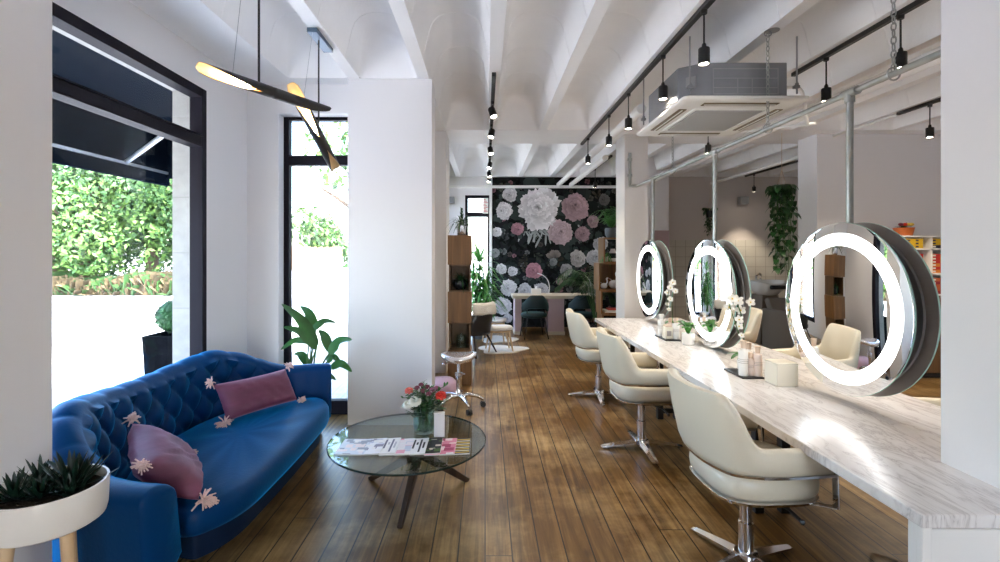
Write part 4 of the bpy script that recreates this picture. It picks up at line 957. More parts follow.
# tubular pendant lamps
def tube_lamp(label, p0, p1, r, open0, open1, att, plate_y, split=(.40, .62), bt=.02):
    p0, p1 = Vector(p0), Vector(p1); cable = p0.lerp(p1, att).to_2d(); t = thing('tube_pendant_lamp', label, 'pendant lamp', (*cable, Z0), group='black and gold tube pendants')
    ax = (p1 - p0).normalized(); N, K = 44, 28; b = MB(); G = {}
    for lay, rr in ((0, r), (1, r - .004)):
        for i in range(N + 1):
            f = i / N
            if f < split[0]: th = PI * (1 - math.sqrt(f / split[0])); o = Vector(open0)
            elif f > split[1]: th = PI * (1 - math.sqrt((1 - f) / (1 - split[1]))); o = Vector(open1)
            else: th = 0; o = Vector(open0) if f < .5 else Vector(open1)
            th *= .80
            o = (o - ax * o.dot(ax)).normalized(); s = ax.cross(o); c = p0.lerp(p1, f)
            for k in range(K + 1):
                a = th + (2 * PI - 2 * th) * k / K; G[lay, i, k] = b.v(c + (o * math.cos(a) + s * math.sin(a)) * rr)
    for i in range(N):
        for k in range(K):
            b.f([G[0, i, k], G[0, i, k + 1], G[0, i + 1, k + 1], G[0, i + 1, k]], 0); b.f([G[1, i, k], G[1, i + 1, k], G[1, i + 1, k + 1], G[1, i, k + 1]], 1)
        for k in (0, K): b.f([G[0, i, k], G[0, i + 1, k], G[1, i + 1, k], G[1, i, k]], 1)
    for i in (0, N):
        for k in range(K): b.f([G[0, i, k], G[0, i, k + 1], G[1, i, k + 1], G[1, i, k]], 1)
    b.build('tube_shade', ['black', 'gold'], t, sharp=50)
    m = p0.lerp(p1, att - bt); b = MB(); b.ball(m - ax * .015, r * .42, 0, 12, 8); b.build('bulb', 'bulb', t)
    b = MB(); X = ax.to_track_quat('Z', 'Y').to_matrix().to_4x4(); b.lathe([(.005, .02), (r * .5, .02), (r * .5, .06), (.005, .065)], m, 12, X=X); b.build('bulb_holder', 'black', t)
    top = p0.lerp(p1, att)
    b = MB(); b.tube([(cable[0], cable[1], Z0 - .03), top + Vector((0, 0, r * .9))], .006, 8); b.build('suspension_rod', 'black', t)
    b = MB(); b.tube([(cable[0], cable[1] - .12, Z0 - .03), p0.lerp(p1, .2) + Vector((0, 0, r * .6))], .0012, 5); b.build('steel_wire', 'greymetal', t)
    b = MB(); b.box(cable[0] - .035, cable[0] + .035, plate_y - .17, plate_y + .17, Z0 - .032, Z0 - .001); b.build('ceiling_plate', 'bluegrey', t, bevel=.004)
    l = bpy.data.lights.new('lamp_light', 'POINT'); l.energy = 4; l.color = (1, .82, .58); l.shadow_soft_size = .012
    o = bpy.data.objects.new('lamp_light', l); COL.objects.link(o); o.parent = t; oo = Vector(open0); oo = (oo - ax * oo.dot(ax)).normalized(); o.location = m - ax * .05 + oo * r * .15 - Vector(t.location); o['kind'] = 'helper'
tube_lamp('black tube pendant lamp with gold lining, nearest the street window', (-1.247, 2.10, 2.305), (-.935, 2.86, 2.338), .029, (.55, -.45, -.75), (-.2, .5, -.75), .385, 2.42, (.38, .64), .055)
tube_lamp('steeply tilted tube pendant lamp with golden ends in front of the tall window', (-1.180, 2.94, 2.512), (-1.132, 3.68, 2.112), .040, (.35, -.9, -.2), (.3, -.95, .1), .53, 3.37, (.50, .67), .06)
# air conditioner cassette
ax0, ax1, ay0, ay1 = 1.335, 2.19, 3.22, 4.25
t = thing('air_conditioner', 'ceiling cassette air conditioner with white panel and bare metal casing', 'air conditioner', ((ax0 + ax1) / 2, (ay0 + ay1) / 2, 2.52))
b = MB(); b.loft([[(x, y, z) for x, y in rrect(ax0 + i, ax1 - i, ay0 + i, ay1 - i, .03, 4)] for i, z in ((.05, 2.523), (.012, 2.521), (0, 2.530), (0, 2.548), (.02, 2.556))], 0, smooth=False); b.build('cassette_panel', 'acpanel', t)
b = MB(); b.box(ax0 + .19, ax1 - .19, ay0 + .24, ay1 - .24, 2.512, 2.523); b.build('intake_grille', 'acgrille', t, bevel=.003)
b = MB(); b.loft([[(x, y, z) for x, y in rrect(ax0 + .17 - i, ax1 - .17 + i, ay0 + .22 - i, ay1 - .22 + i, .02, 3)] for i, z in ((0, 2.523), (0, 2.514), (.012, 2.516), (.015, 2.523))], caps=False); b.build('grille_frame', 'acpanel', t)
for q in ((ax0 + .17, ax1 - .17, ay0 + .07, ay0 + .13), (ax0 + .17, ax1 - .17, ay1 - .13, ay1 - .07), (ax0 + .055, ax0 + .11, ay0 + .22, ay1 - .22), (ax1 - .11, ax1 - .055, ay0 + .22, ay1 - .22)):
    b = MB(); b.box(*q, 2.5185, 2.5235); lo = b.build('louvre', 'slot', t)
    b = MB(); w = (q[2] + q[3]) / 2
    if q[1] - q[0] > q[3] - q[2]: b.box(q[0] + .01, q[1] - .01, w - .004, w + .004, 2.514, 2.519)
    else: w = (q[0] + q[1]) / 2; b.box(w - .004, w + .004, q[2] + .01, q[3] - .01, 2.514, 2.519)
    b.build('vane', 'acpanel', lo)
cx0, cx1, cy0, cy1, ch = 1.375, 2.15, 3.32, 4.14, .15
poly = [(cx0 + ch, cy0), (cx1 - .06, cy0), (cx1 - .06, cy1 - ch * .7), (cx1 - ch, cy1), (cx0 + ch, cy1), (cx0, cy1 - ch * .7), (cx0, cy0 + ch * .7)]
b = MB(); b.prism(poly, 2.556, 2.812); b.build('metal_casing', 'sheet', t, bevel=.006)
b = MB(); fx0, fx1, y = cx0 + ch + .05, cx1 - .12, cy0 - .003
for p in ((fx0, fx1, 2.765, 2.772), (fx0, fx1, 2.59, 2.597), (fx0, fx0 + .007, 2.59, 2.77), (fx1 - .007, fx1, 2.59, 2.77), (fx0, fx1, 2.70, 2.705), (fx0 + .17, fx0 + .176, 2.6, 2.70), (fx0 + .27, fx0 + .276, 2.6, 2.70), (fx0, fx1, 2.635, 2.64)): b.box(p[0], p[1], y, y + .006, p[2], p[3])
b.build('pressed_ribs', 'greymetal', t)
b = MB(); X = Matrix.Translation((cx0 + ch * .5, cy0 + ch * .35, 2.69)) @ Matrix.Rotation(-math.atan2(ch * .7, ch), 4, 'Z'); b.box(-.035, .035, -.012, 0, -.04, .04, X=X); b.build('hatch', 'greymetal', t, bevel=.004)
for x, y in ((cx0 + .05, cy0 + .02), (cx1 + .02, cy0 + .02), (cx0 + .0, cy1 + .02), (cx1, cy1)):
    b = MB(); b.tube([(x, y, 2.60), (x, y, 2.999)], .006, 8); b.box(x - .018, x + .018, y - .008, y + .02, 2.64, 2.66); b.lathe([(.012, 2.66), (.012, 2.675)], (x, y, 0), 8); b.build('hanger_rod', 'greymetal', t)
b = MB(); b.tube(catmull([(cx1, 3.6, 2.72), (cx1 + .2, 3.62, 2.74), (cx1 + .28, 3.66, 2.68), (cx1 + .32, 3.7, 2.56), (cx1 + .40, 3.8, 2.52), (cx1 + .5, 4.0, 2.56), (cx1 + .5, 5.8, 2.9)], 6), .012, 8); b.build('cable', 'white', t)
# white pipes and conduits
def pipe(label, pts, r, m='white', name='ceiling_pipe'):
    b = MB(); b.tube(pts, r, 14); return tag(b.build(name, m), label, 'pipe')
pipe('thick white pipe running under the ceiling towards the floral wall', [(1.42, 4.35, 2.80), (1.42, 9.25, 2.80)], .045)
pipe('white pipe beside the far pillar running towards the floral wall', [(1.66, 6.62, 2.80), (1.66, 9.25, 2.80)], .042)
pipe('long white rail across the top of the floral wall', [(-.9, 9.35, 2.77), (2.68, 9.35, 2.77)], .028, name='wall_rail')
pipe('thin white conduit leading from the short track to the cross wall', [(4.43, 5.17, 2.975), (4.43, 6.095, 2.975)], .016)
pipe('white conduit running above the wash basins', [(4.5, 6.6, 2.86), (4.5, 9.55, 2.86)], .028)
pipe('wide white pipe under the ceiling at the upper right', [(3.05, 1.9, 2.82), (3.05, 9.5, 2.82)], .055)
# ------------------------------------------------------------------ floral wall
def mural():
    b = MB(); q = random.Random(12); Y = 9.575
    x0, x1, z0, z1 = .145, 2.70, .0, 2.99
    f = b.f([b.v(p) for p in ((x0, Y, z0), (x1, Y, z0), (x1, Y, z1), (x0, Y, z1))], 0, False); b.colour(f, (.010, .010, .012))
    lay = [0]
    def petal(c, a, r, w, col0, col1):
        lay[0] += 1; y = Y - .0004 - lay[0] * 3e-6
        d = (math.cos(a), math.sin(a)); s = (-d[1], d[0]); pts = []
        jit = q.uniform(-.15, .15)
        for u, v in ((0, 0), (.32, -.34), (.64, -.52), (.86, -.46), (.97 + jit * .5, -.26), (.93, -.10), (1.02 - jit * .4, .08), (.95 + jit * .3, .30), (.85, .47), (.62, .52), (.32, .34)): pts.append((c[0] + (d[0] * u + s[0] * v * w) * r, c[1] + (d[1] * u + s[1] * v * w) * r, u))
        pts = [(min(max(p[0], x0), x1), min(max(p[1], z0), z1), p[2]) for p in pts]
        f = b.f([b.v((p[0], y, p[1])) for p in pts], 0, False)
        if f: b.colour(f, [tuple(lerp(m, n, p[2]) for m, n in zip(col0, col1)) for p in pts])
    Wt, Pk, Dp, Gr = (.66, .63, .64), (.52, .36, .39), (.42, .21, .25), (.24, .25, .25)
    def leafp(c, a, l, w, g):
        col = (.03 * g, .04 * g, .037 * g); petal(c, a, l, w, tuple(k * .5 for k in col), col)
    def spot(px, py, rp): return ((px - VX) * 9.6 / F, HC - (py - VY) * 9.6 / F), rp * 9.6 / F
    def flower(px, py, rp, col, kind='peony', dark=.22):
        c, r = spot(px, py, rp)
        if kind == 'peony': rings = ((1.0, 10), (.88, 10), (.76, 9), (.64, 9), (.52, 8), (.40, 7), (.28, 6), (.18, 5))
        elif kind == 'dahlia': rings = ((1.0, 17), (.88, 17), (.76, 16), (.64, 15), (.52, 13), (.42, 11), (.32, 9), (.22, 7))
        else: rings = ((1.0, 6), (.82, 6), (.64, 5), (.48, 5), (.33, 4), (.2, 4))
        ox, oy = q.uniform(-.35, .35), q.uniform(-.1, .4)
        for rr, n in rings:
            o = q.uniform(0, 1)
            for k in range(n):
                a = 2 * PI * (k + o) / n + q.uniform(-.12, .12); sh = q.uniform(.72, 1.08) * (.9 + .16 * math.sin(a + .9)); w = (6.4 / n if kind != 'dahlia' else 7.5 / n) * q.uniform(.85, 1.15)
                petal((c[0] + ox * (1 - rr) * r + q.uniform(-.03, .03) * r, c[1] + oy * (1 - rr) * r + q.uniform(-.03, .03) * r), a, r * rr * q.uniform(.88, 1.08), w, tuple(m * dark * .7 * sh for m in col), tuple(min(.9, m * sh) for m in col))
    # dim leaves over the whole ground
    for k in range(900): leafp((q.uniform(x0, x1), q.uniform(z0, z1)), q.uniform(0, 2 * PI), q.uniform(.06, .22), q.uniform(.3, .6), q.choice((.06, .1, .2, .5)))
    for k in range(90):
        c = (q.uniform(x0, x1), q.uniform(z0, z1)); m = q.choice((Gr, Dp, (.12, .10, .09), (.2, .2, .17))); r = q.uniform(.03, .07)
        for j in range(6): petal(c, j * 1.05 + q.random(), r, .8, tuple(v * .15 for v in m), tuple(v * .55 for v in m))
    for k in range(46):
        c = (q.uniform(x0, x1), q.uniform(.6, z1)); a = q.uniform(0, 2 * PI); g = q.choice((.8, 1.4, 2.2)); tint = q.choice(((1, 1.15, .9), (1.25, 1.05, .8), (1, 1.05, 1.1)))
        for j in range(5): cc = tuple(.034 * g * v for v in tint); petal((c[0] + .03 * j * math.cos(a), c[1] + .03 * j * math.sin(a)), a + (.7 if j % 2 else -.7), q.uniform(.08, .15), .36, tuple(v * .35 for v in cc), cc)
    for k in range(26):                          # pale feathery stalks below the big bloom
        a = q.uniform(3.3, 6.0); petal((1.0 + q.uniform(-.25, .25), 2.0 + q.uniform(-.1, .1)), a, q.uniform(.15, .4), .10, (.12, .13, .13), (.34, .36, .35))
    for k in range(9): petal((1.42 + q.uniform(-.06, .06), 1.38), PI / 2 + q.uniform(-1.4, 1.4), .17, .5, (.05, .045, .04), (.24, .20, .18))
    petal((1.60, 2.22), -.75, .36, .42, (.30, .31, .31), (.40, .41, .41)); petal((1.78, 2.02), 2.3, .26, .4, (.2, .21, .21), (.36, .37, .37))
    FL = ((504, 211, 9, Wt, 'peony'), (510, 195, 7.5, Wt, 'rose'), (517.7, 229, 6.5, Dp, 'rose'), (497, 232, 5, Wt, 'rose'), (501.7, 269, 5.5, Wt, 'rose'), (512.4, 271, 5, Wt, 'rose'), (495, 253, 5, Gr, 'rose'),
              (508.5, 288, 8.5, Wt, 'peony'), (502.6, 306, 9, Wt, 'peony'), (507.5, 318, 5, Wt, 'rose'), (525, 291, 8, Wt, 'peony'), (541, 290, 8, Wt, 'peony'), (496, 322, 6, Wt, 'rose'),
              (533.8, 271, 8, (.50, .24, .28), 'rose'), (566, 270, 6, (.42, .41, .41), 'rose'), (559, 281, 3.5, Pk, 'rose'), (588, 291, 9, (.5, .52, .49), 'dahlia'), (592.5, 221.6, 6, Pk, 'rose'), (600, 244, 7.5, Wt, 'rose'), (594, 258, 9, Wt, 'peony'), (612, 262, 7, Wt, 'peony'),
              (582, 234, 7.5, (.46, .30, .33), 'peony'), (578, 258.5, 8.2, (.58, .53, .50), 'rose'), (560.4, 232.3, 13, (.60, .44, .47), 'peony'), (575.4, 207.7, 14, (.55, .37, .40), 'peony'), (553, 262, 4, Gr, 'rose'), (604, 200, 6, (.2, .19, .18), 'rose'), (538.7, 208.8, 21.5, (.86, .81, .82), 'dahlia'))
    for a in FL:
        c, r = spot(*a[:3])
        for k in range(8): leafp(c, q.uniform(0, 2 * PI), r * q.uniform(1.2, 1.75), .45, q.uniform(.4, 1.5))
    for a in FL: flower(*a)
    b.build('floral_mural', 'mural', sharp=0, recalc=False)
    o = bpy.data.objects['floral_mural']; tag(o, 'dark floral wall mural with white and pink peonies covering the far wall', 'wall mural'); return o
mural()

# ------------------------------------------------------------------ nail desk and its chairs
t = thing('nail_desk', 'pale pink nail desk with a stone top in front of the floral wall', 'desk', (1.25, 8.9, 0))
b = MB(); b.box(.495, 2.05, 8.65, 9.2, .655, .715); b.build('desk_top', 'desktop', t, bevel=.004)
for x0, x1 in ((.54, .66), (1.14, 1.43), (1.92, 2.04)):
    b = MB(); b.box(x0, x1, 8.68, 9.18, .06, .654); p = b.build('pedestal', 'deskpink', t, bevel=.004)
    b = MB(); b.box(x0 - .012, x1 + .012, 8.665, 9.19, 0, .062); b.build('plinth', 'desktop', p, bevel=.004)
def desk_chair(label, x, y, rz):
    t = thing('desk_chair', label, 'chair', (x, y, 0), rz, 'teal desk chairs')
    arc = [(math.cos(a) * .235, math.sin(a) * .235) for a in [PI + .35 + (PI - .7) * k / 20 for k in range(21)]]
    b = MB(); rings = []
    for k, (px, py) in enumerate(arc):
        e = abs(k / 20 - .5) * 2; zt = lerp(.76, .62, smooth((e - .3) / .7)); zb = lerp(.53, .46, smooth((e - .4) / .6)); o = Vector((px, py)).normalized()
        rings.append([(px + o.x * u, py + o.y * u, z) for u, z in ((-.02, zb + .01), (-.022, (zb + zt) / 2), (-.016, zt - .012), (0, zt), (.016, zt - .012), (.026, (zb + zt) / 2), (.02, zb + .01), (0, zb))])
    b.loft(rings); b.build('backrest', 'teal', t, world=False, sharp=60)
    b = MB(); b.lathe([(.02, .36), (.20, .36), (.225, .375), (.23, .41), (.215, .435), (.12, .447), (.02, .448)], seg=32); b.build('seat', 'teal', t, world=False, sharp=60)
    for sx in (-1, 1):
        for sy in (-1, 1): b = MB(); b.tube([(sx * .15, sy * .15, .365), (sx * .21, sy * .2, 0)], [.012, .008], 8); b.build('leg', 'black', t, world=False)
    for sx in (-1, 1): b = MB(); b.tube([(sx * .15, -.12, .40), (sx * .16, -.165, .55)], .009, 8); b.build('back_post', 'black', t, world=False)
desk_chair('teal velvet chair at the left half of the pink nail desk', .86, 8.42, .12)
desk_chair('teal velvet chair at the right half of the pink desk, behind palm fronds', 1.70, 8.42, -.1)
def desk_lamp(label, x, y, s):
    t = thing('desk_lamp', label, 'lamp', (x, y, .715), group='white arched desk lamps')
    b = MB(); b.lathe([(.005, .716), (.055, .716), (.055, .728), (.005, .732)], (x, y, 0), 20); b.build('lamp_base', 'white', t)
    b = MB(); pts = catmull([(x, y, .73), (x + .01 * s, y, .86), (x - .03 * s, y, .99), (x - .12 * s, y, 1.07), (x - .21 * s, y, 1.10)], 6); b.loft([[p + Vector((0, yy, 0)) + Vector((0, 0, zz)) for yy, zz in ((-.016, -.006), (.016, -.006), (.016, .008), (-.016, .008))] if k > 12 else [p + Vector((xx, yy, 0)) for yy, xx in ((-.016, -.007), (.016, -.007), (.016, .007), (-.016, .007))] for k, p in enumerate(pts)]); b.build('lamp_arm', 'white', t)
desk_lamp('white arched desk lamp on the left half of the nail desk', 1.19, 8.95, 1)
desk_lamp('white arched desk lamp on the right half of the nail desk, half behind the palm', 1.97, 8.95, 1)
t = thing('tissue_box', 'white tissue box standing on the nail desk beside the left lamp', 'box', (.95, 8.9, .715))
b = MB(); b.box(.855, 1.035, 8.84, 8.95, .7155, .82); b.build('box_body', 'white', t, bevel=.006)
b = MB(); b.leaf([(.945, 8.88, .815), (.95, 8.89, .85), (.96, 8.9, .865)], .05, 0, .3); b.build('tissue', 'paper', t, sharp=0)

# ------------------------------------------------------------------ plants
def strap_plant(mb, c, n, l, w, seed, el=(.2, 1.3), droop=.5, mi=0, a0=0):
    q = random.Random(seed); c = Vector(c)
    for k in range(n):
        a = k * 2.4 + q.uniform(-.3, .3) + a0; e = lerp(el[1], el[0], (k + .5) / n); ll = l * q.uniform(.8, 1.15); d = Vector((math.cos(a) * math.cos(e), math.sin(a) * math.cos(e), math.sin(e)))
        b2 = c + d * ll * .55; tip = c + d * ll + Vector((0, 0, -droop * ll * math.cos(e)))
        mb.leaf([c, b2, tip], w, mi, .3, n=8, shape=lambda t: max(.03, min(1, t * 5 + .35) * (1 - t ** 2.2)))
# bird of paradise beside the sofa
t = thing('bird_of_paradise', 'broad leaved green plant in a dark pot between the sofa and tall window', 'plant', (-1.47, 3.93, 0)); c = Vector((-1.47, 3.93, 0))
b = MB(); b.lathe([(.01, 0), (.11, 0), (.13, .02), (.15, .26), (.14, .26), (.13, .23), (.01, .23)], c, 28); b.build('pot', 'darkpot', t)
b = MB(); b.lathe([(.01, .231), (.128, .232), (.01, .24)], c, 20); b.build('soil', 'soil', t)
lv = [((317, 346), (281.5, 304), 3.92, 3.80, .115), ((316, 349), (283, 327), 3.88, 3.75, .10), ((309, 343), (280.5, 350), 3.95, 3.9, .075), ((312, 331), (336.5, 323), 3.98, 4.02, .075), ((308, 366), (293.5, 354), 4.0, 4.05, .08),
      ((329, 354), (352, 340), 3.9, 3.85, .11), ((327, 362), (341, 364), 3.95, 3.95, .075), ((331, 368), (352, 372), 3.9, 3.9, .09), ((321, 386), (336, 380), 3.95, 4.0, .07), ((324, 400), (327, 388), 3.9, 3.9, .06), ((316, 330), (300, 306), 4.05, 4.1, .09), ((330, 352), (318, 330), 4.08, 4.1, .09)]
for k, (p, e, Y1, Y2, w) in enumerate(lv):
    s, tip = at(*p, Y1), at(*e, Y2); b = MB(); base = c + Vector((.03 * math.cos(k * 2.4), .03 * math.sin(k * 2.4), .235)); m = base.lerp(s, .6) + Vector((0, 0, .05))
    if s.z < .5: s.z = max(s.z, .42)
    b.tube(catmull([base, m, s], 5), [.009] * 5 + [.006] * 6, 7); b.build('leaf_stalk', 'stem', t)
    b = MB(); mid = s.lerp(tip, .55) + Vector((0, 0, .045)); b.leaf([s, s.lerp(tip, .25) + Vector((0, 0, .03)), mid, tip], w, 0, .16, up=(.3, -.55, .8), n=15, shape=lambda t: max(.02, math.sin(PI * min(1, .04 + .96 * t ** .85)) ** .75)); b.build('leaf', 'leaf', t, sharp=0)
# left shelf and its plants
SX0, SX1, SY0, SY1 = -.42, -.155, 5.40, 5.72
t = thing('crate_tower', 'tall brown wooden tower shelf of boxes behind the saddle stool', 'shelf', (-.29, 5.56, 0))
def carcass(z0, z1, closed, i):
    x0, x1, y0, y1 = (SX0, SX1, SY0, SY1) if closed else (SX0 + .012, SX1 - .012, SY0 + .03, SY1); b = MB(); w = .016
    b.box(x0, x0 + w, y0, y1, z0, z1); b.box(x1 - w, x1, y0, y1, z0, z1); b.box(x0 + w, x1 - w, y0, y1, z0, z0 + w); b.box(x0 + w, x1 - w, y0, y1, z1 - w, z1); b.box(x0 + w, x1 - w, y1 - w, y1, z0 + w, z1 - w)
    o = b.build('open_box' if not closed else 'closed_box', 'oak' if closed else 'oakd', t, bevel=.002)
    if closed: b = MB(); b.box(x0 + w, x1 - w, y0 - .001, y0 + .015, z0 + w, z1 - w); b.build('front_panel', 'oak', o)
for z0, z1, cl in ((0, .395, 1), (.395, .70, 0), (.70, 1.05, 1), (1.05, 1.355, 0), (1.355, 1.69, 1)): carcass(z0 + .0005, z1 - .0005, cl, 0)
t = thing('spiky_plant', 'spiky dark green plant in a silver pot on top of the box tower', 'plant', (-.275, 5.54, 1.69)); c = (-.27, 5.54, 1.69)
b = MB(); b.lathe([(.01, .0005), (.045, .0005), (.05, .01), (.058, .115), (.053, .115), (.045, .10), (.01, .10)], c, 24); b.build('pot', 'silverpot', t)
b = MB(); strap_plant(b, Vector(c) + Vector((0, 0, .11)), 40, .20, .018, 3, (-.1, 1.2), .6); q = random.Random(2)
for k in range(34):
    z = .12 + k * .0055; a = k * 2.4; p = Vector(c) + Vector((0, 0, z)); d = Vector((math.cos(a), math.sin(a), .9)); s = .05 * (1 - k / 50); b.leaf([p, p + d * s * .6, p + d * s + Vector((0, 0, .012))], .017, 0, .3, n=4)
b.build('leaves', 'leafv', t, sharp=0)
t = thing('bowl_plant', 'leafy plant in a dark round bowl in the upper gap of the box tower', 'plant', (-.285, 5.55, 1.067)); c = (-.285, 5.55, 1.067)
b = MB(); b.lathe([(.01, .0005), (.05, .0005), (.085, .04), (.09, .085), (.075, .115), (.07, .112), (.08, .085), (.01, .08)], c, 24); b.build('bowl', 'darkpot', t)
b = MB(); strap_plant(b, Vector(c) + Vector((0, 0, .09)), 46, .16, .014, 5, (-.1, 1.2), .7); b.build('leaves', 'leafv', t, sharp=0)
t = thing('glass_jar', 'squat clear glass jar in the lower gap of the box tower', 'jar', (-.27, 5.5, .412)); c = (-.27, 5.5, .4125)
b = MB(); b.lathe([(.01, 0), (.055, 0), (.06, .01), (.06, .11), (.05, .13), (.048, .13), (.056, .108), (.056, .014), (.01, .008)], c, 24); b.build('jar_body', 'vaseglass', t)
b = MB(); b.lathe([(.01, .13), (.052, .13), (.052, .142), (.015, .145), (.012, .16), (.004, .162)], c, 20); b.build('jar_lid', 'vaseglass', t)
# tall plants at the far end
def cane(label, x, y, canes, seed, n, l, w, pot='greypot', m='leaf', name='tall_dracaena'):
    t = thing(name, label, 'plant', (x, y, 0)); q = random.Random(seed)
    b = MB(); b.lathe([(.01, 0), (.12, 0), (.15, .30), (.14, .30), (.13, .27), (.01, .27)], (x, y, 0), 24); b.build('pot', pot, t)
    for dx, dy, h in canes:
        b = MB(); p = Vector((x + dx * .4, y + dy * .4, .26)); e = Vector((x + dx, y + dy, h)); b.tube([p, p.lerp(e, .5) + Vector((.01, 0, 0)), e], [.018, .015, .012], 8); b.build('cane', 'bark', t)
        b = MB()
        for j in range(4): strap_plant(b, p.lerp(e, 1 - .14 * j), n // 4, l, w, seed + j + int(h * 10), (-.1 if j else .2, 1.3 if j == 0 else .6), .55)
        b.build('leaf_crown', m, t, sharp=0)
cane('tall green dracaena in front of the far window, left of the floral wall', -.10, 8.35, ((0, 0, 1.32), (-.10, .08, 1.0), (.11, -.06, .85), (.02, .1, .66)), 9, 52, .47, .05, m='leafb')
t = thing('palm', 'arching palm in a dark pot beside the right end of the nail desk', 'plant', (1.86, 8.05, 0)); q = random.Random(15)
b = MB(); b.lathe([(.01, 0), (.13, 0), (.16, .30), (.15, .30), (.14, .27), (.01, .27)], (1.86, 8.05, 0), 24); b.build('pot', 'darkpot', t)
for k in range(20):
    a = k * 2.4; h = q.uniform(.55, 1.0); r = q.uniform(.3, .58); p0 = Vector((1.86, 8.05, .28)); d = Vector((math.cos(a), math.sin(a), 0))
    pts = catmull([p0, p0 + d * r * .35 + Vector((0, 0, h * .75)), p0 + d * r * .75 + Vector((0, 0, h)), p0 + d * r * 1.15 + Vector((0, 0, h * .82))], 8); b = MB(); b.tube(pts, [.006 * (1 - .6 * i / len(pts)) for i in range(len(pts))], 5)
    for i in range(8, len(pts)):
        p = pts[i]; tg = (pts[min(i + 1, len(pts) - 1)] - pts[i - 1]).normalized(); s = tg.cross(Vector((0, 0, 1))).normalized()
        for sg in (-1, 1):
            l = .20 * math.sin(PI * (i - 6) / (len(pts) - 4)) + .04; e = p + s * sg * l + tg * l * .5 - Vector((0, 0, l * .35)); b.leaf([p, p.lerp(e, .5) + Vector((0, 0, .01)), e], .020, 1, .2, n=4)
    b.build('frond', ['stem', 'leafv'], t, sharp=0)
# right crate shelf
t = thing('crate_shelf', 'open wooden crate shelf against the far pillar, right of the floral wall', 'shelf', (1.92, 7.3, 0))
def crate(x0, x1, z0, z1, m='oak'):
    b = MB(); w = .022; y0, y1 = 7.12, 7.46
    b.box(x0, x0 + w, y0, y1, z0, z1); b.box(x1 - w, x1, y0, y1, z0, z1); b.box(x0 + w, x1 - w, y0, y1, z0, z0 + w); b.box(x0 + w, x1 - w, y0, y1, z1 - w, z1)
    b.box(x0 + w, x1 - w, y1 - .012, y1, z0 + w, z1 - w) if z0 > .8 and z0 < 1.2 else None; b.build('crate', m, t, bevel=.002)
for x0, x1, z0, z1 in ((1.74, 2.15, 0, .575), (1.72, 2.13, .5755, .925), (1.69, 2.11, .9255, 1.335), (1.76, 2.16, 1.3355, 1.715)): crate(x0, x1, z0, z1)
t = thing('potted_fern', 'bushy green fern in a grey pot on top of the open crate shelf', 'plant', (1.92, 7.28, 1.715)); c = (1.92, 7.28, 1.715)
b = MB(); b.lathe([(.01, .0005), (.07, .0005), (.095, .05), (.10, .13), (.09, .15), (.085, .145), (.09, .12), (.01, .11)], c, 24); b.build('pot', 'greypot', t)
b = MB(); q = random.Random(21)
for k in range(42):
    a = k * 2.4; r = q.uniform(.12, .34); h = q.uniform(.10, .34); p0 = Vector(c) + Vector((0, 0, .13)); d = Vector((math.cos(a), math.sin(a) * .8, 0)); pts = catmull([p0, p0 + d * r * .5 + Vector((0, 0, h)), p0 + d * r + Vector((0, 0, h * .75))], 7)
    for i in range(2, len(pts)):
        tg = (pts[i] - pts[i - 1]).normalized(); s = tg.cross(Vector((0, 0, 1))).normalized(); l = .055 * (1.15 - i / len(pts))
        for sg in (-1, 1): b.leaf([pts[i], pts[i] + s * sg * l * .6 + tg * l * .3, pts[i] + s * sg * l + tg * l * .6], .016, 0, .2, n=2)
b.build('fronds', 'leafb', t, sharp=0)
def small(name, label, cat, x, y, z, prof, m, grp=None, seg=16):
    t = thing(name, label, cat, (x, y, z), group=grp); b = MB(); b.lathe(prof, (x, y, z), seg); b.build('body', m, t); return t
t = small('ornament_vase', 'small teal and white painted vase in the top crate', 'vase', 1.93, 7.25, 1.358, [(.004, .0005), (.04, .0005), (.055, .05), (.055, .13), (.035, .17), (.03, .19), (.004, .19)], 'offwhite'); b = MB(); b.lathe([(.0555, .05), (.0562, .07), (.0562, .11), (.0555, .125)], (1.93, 7.25, 1.358), 16, caps=False); b.build('painted_band', 'teal', t)
t = thing('trailing_plant', 'small trailing plant at the left of the top crate', 'plant', (1.82, 7.22, 1.358)); b = MB(); b.lathe([(.004, .0005), (.03, .0005), (.04, .07), (.004, .068)], (1.82, 7.22, 1.358), 14); b.build('pot', 'potwhite', t); b = MB(); strap_plant(b, (1.82, 7.22, 1.42), 26, .13, .022, 33, (-.4, 1.2), 1.0); b.build('leaves', 'leafb', t, sharp=0)
def bird(label, x, y, z, s, hd):
    t = thing('bird_figurine', label, 'figurine', (x, y, z), group='white figurines in the middle crate'); b = MB(); b.ball((x, y, z + .045 * s), .042 * s, 0, 14, 8, (1.25, .8, 1.0)); b.tube(catmull([(x + hd * .03, y, z + .06 * s), (x + hd * .05, y, z + .11 * s), (x + hd * .035, y, z + .15 * s), (x + hd * .055, y, z + .16 * s)], 4), .011 * s, 8); b.ball((x + hd * .05, y, z + .158 * s), .016 * s, 0, 8, 5); b.leaf([(x - hd * .02, y, z + .07 * s), (x - hd * .05, y, z + .09 * s), (x - hd * .085, y, z + .11 * s)], .04 * s, 0, .3); b.build('body', 'offwhite', t, sharp=60)
    b = MB(); b.tube([(x + hd * .062, y, z + .158 * s), (x + hd * .085, y, z + .15 * s)], [.006 * s, .001], 6); b.build('beak', 'coral', t)
bird('small white bird figurine at the left of the middle crate', 1.79, 7.22, .948, 1.0, 1); bird('larger white bird figurine at the right of the middle crate', 1.94, 7.24, .948, 1.5, 1)
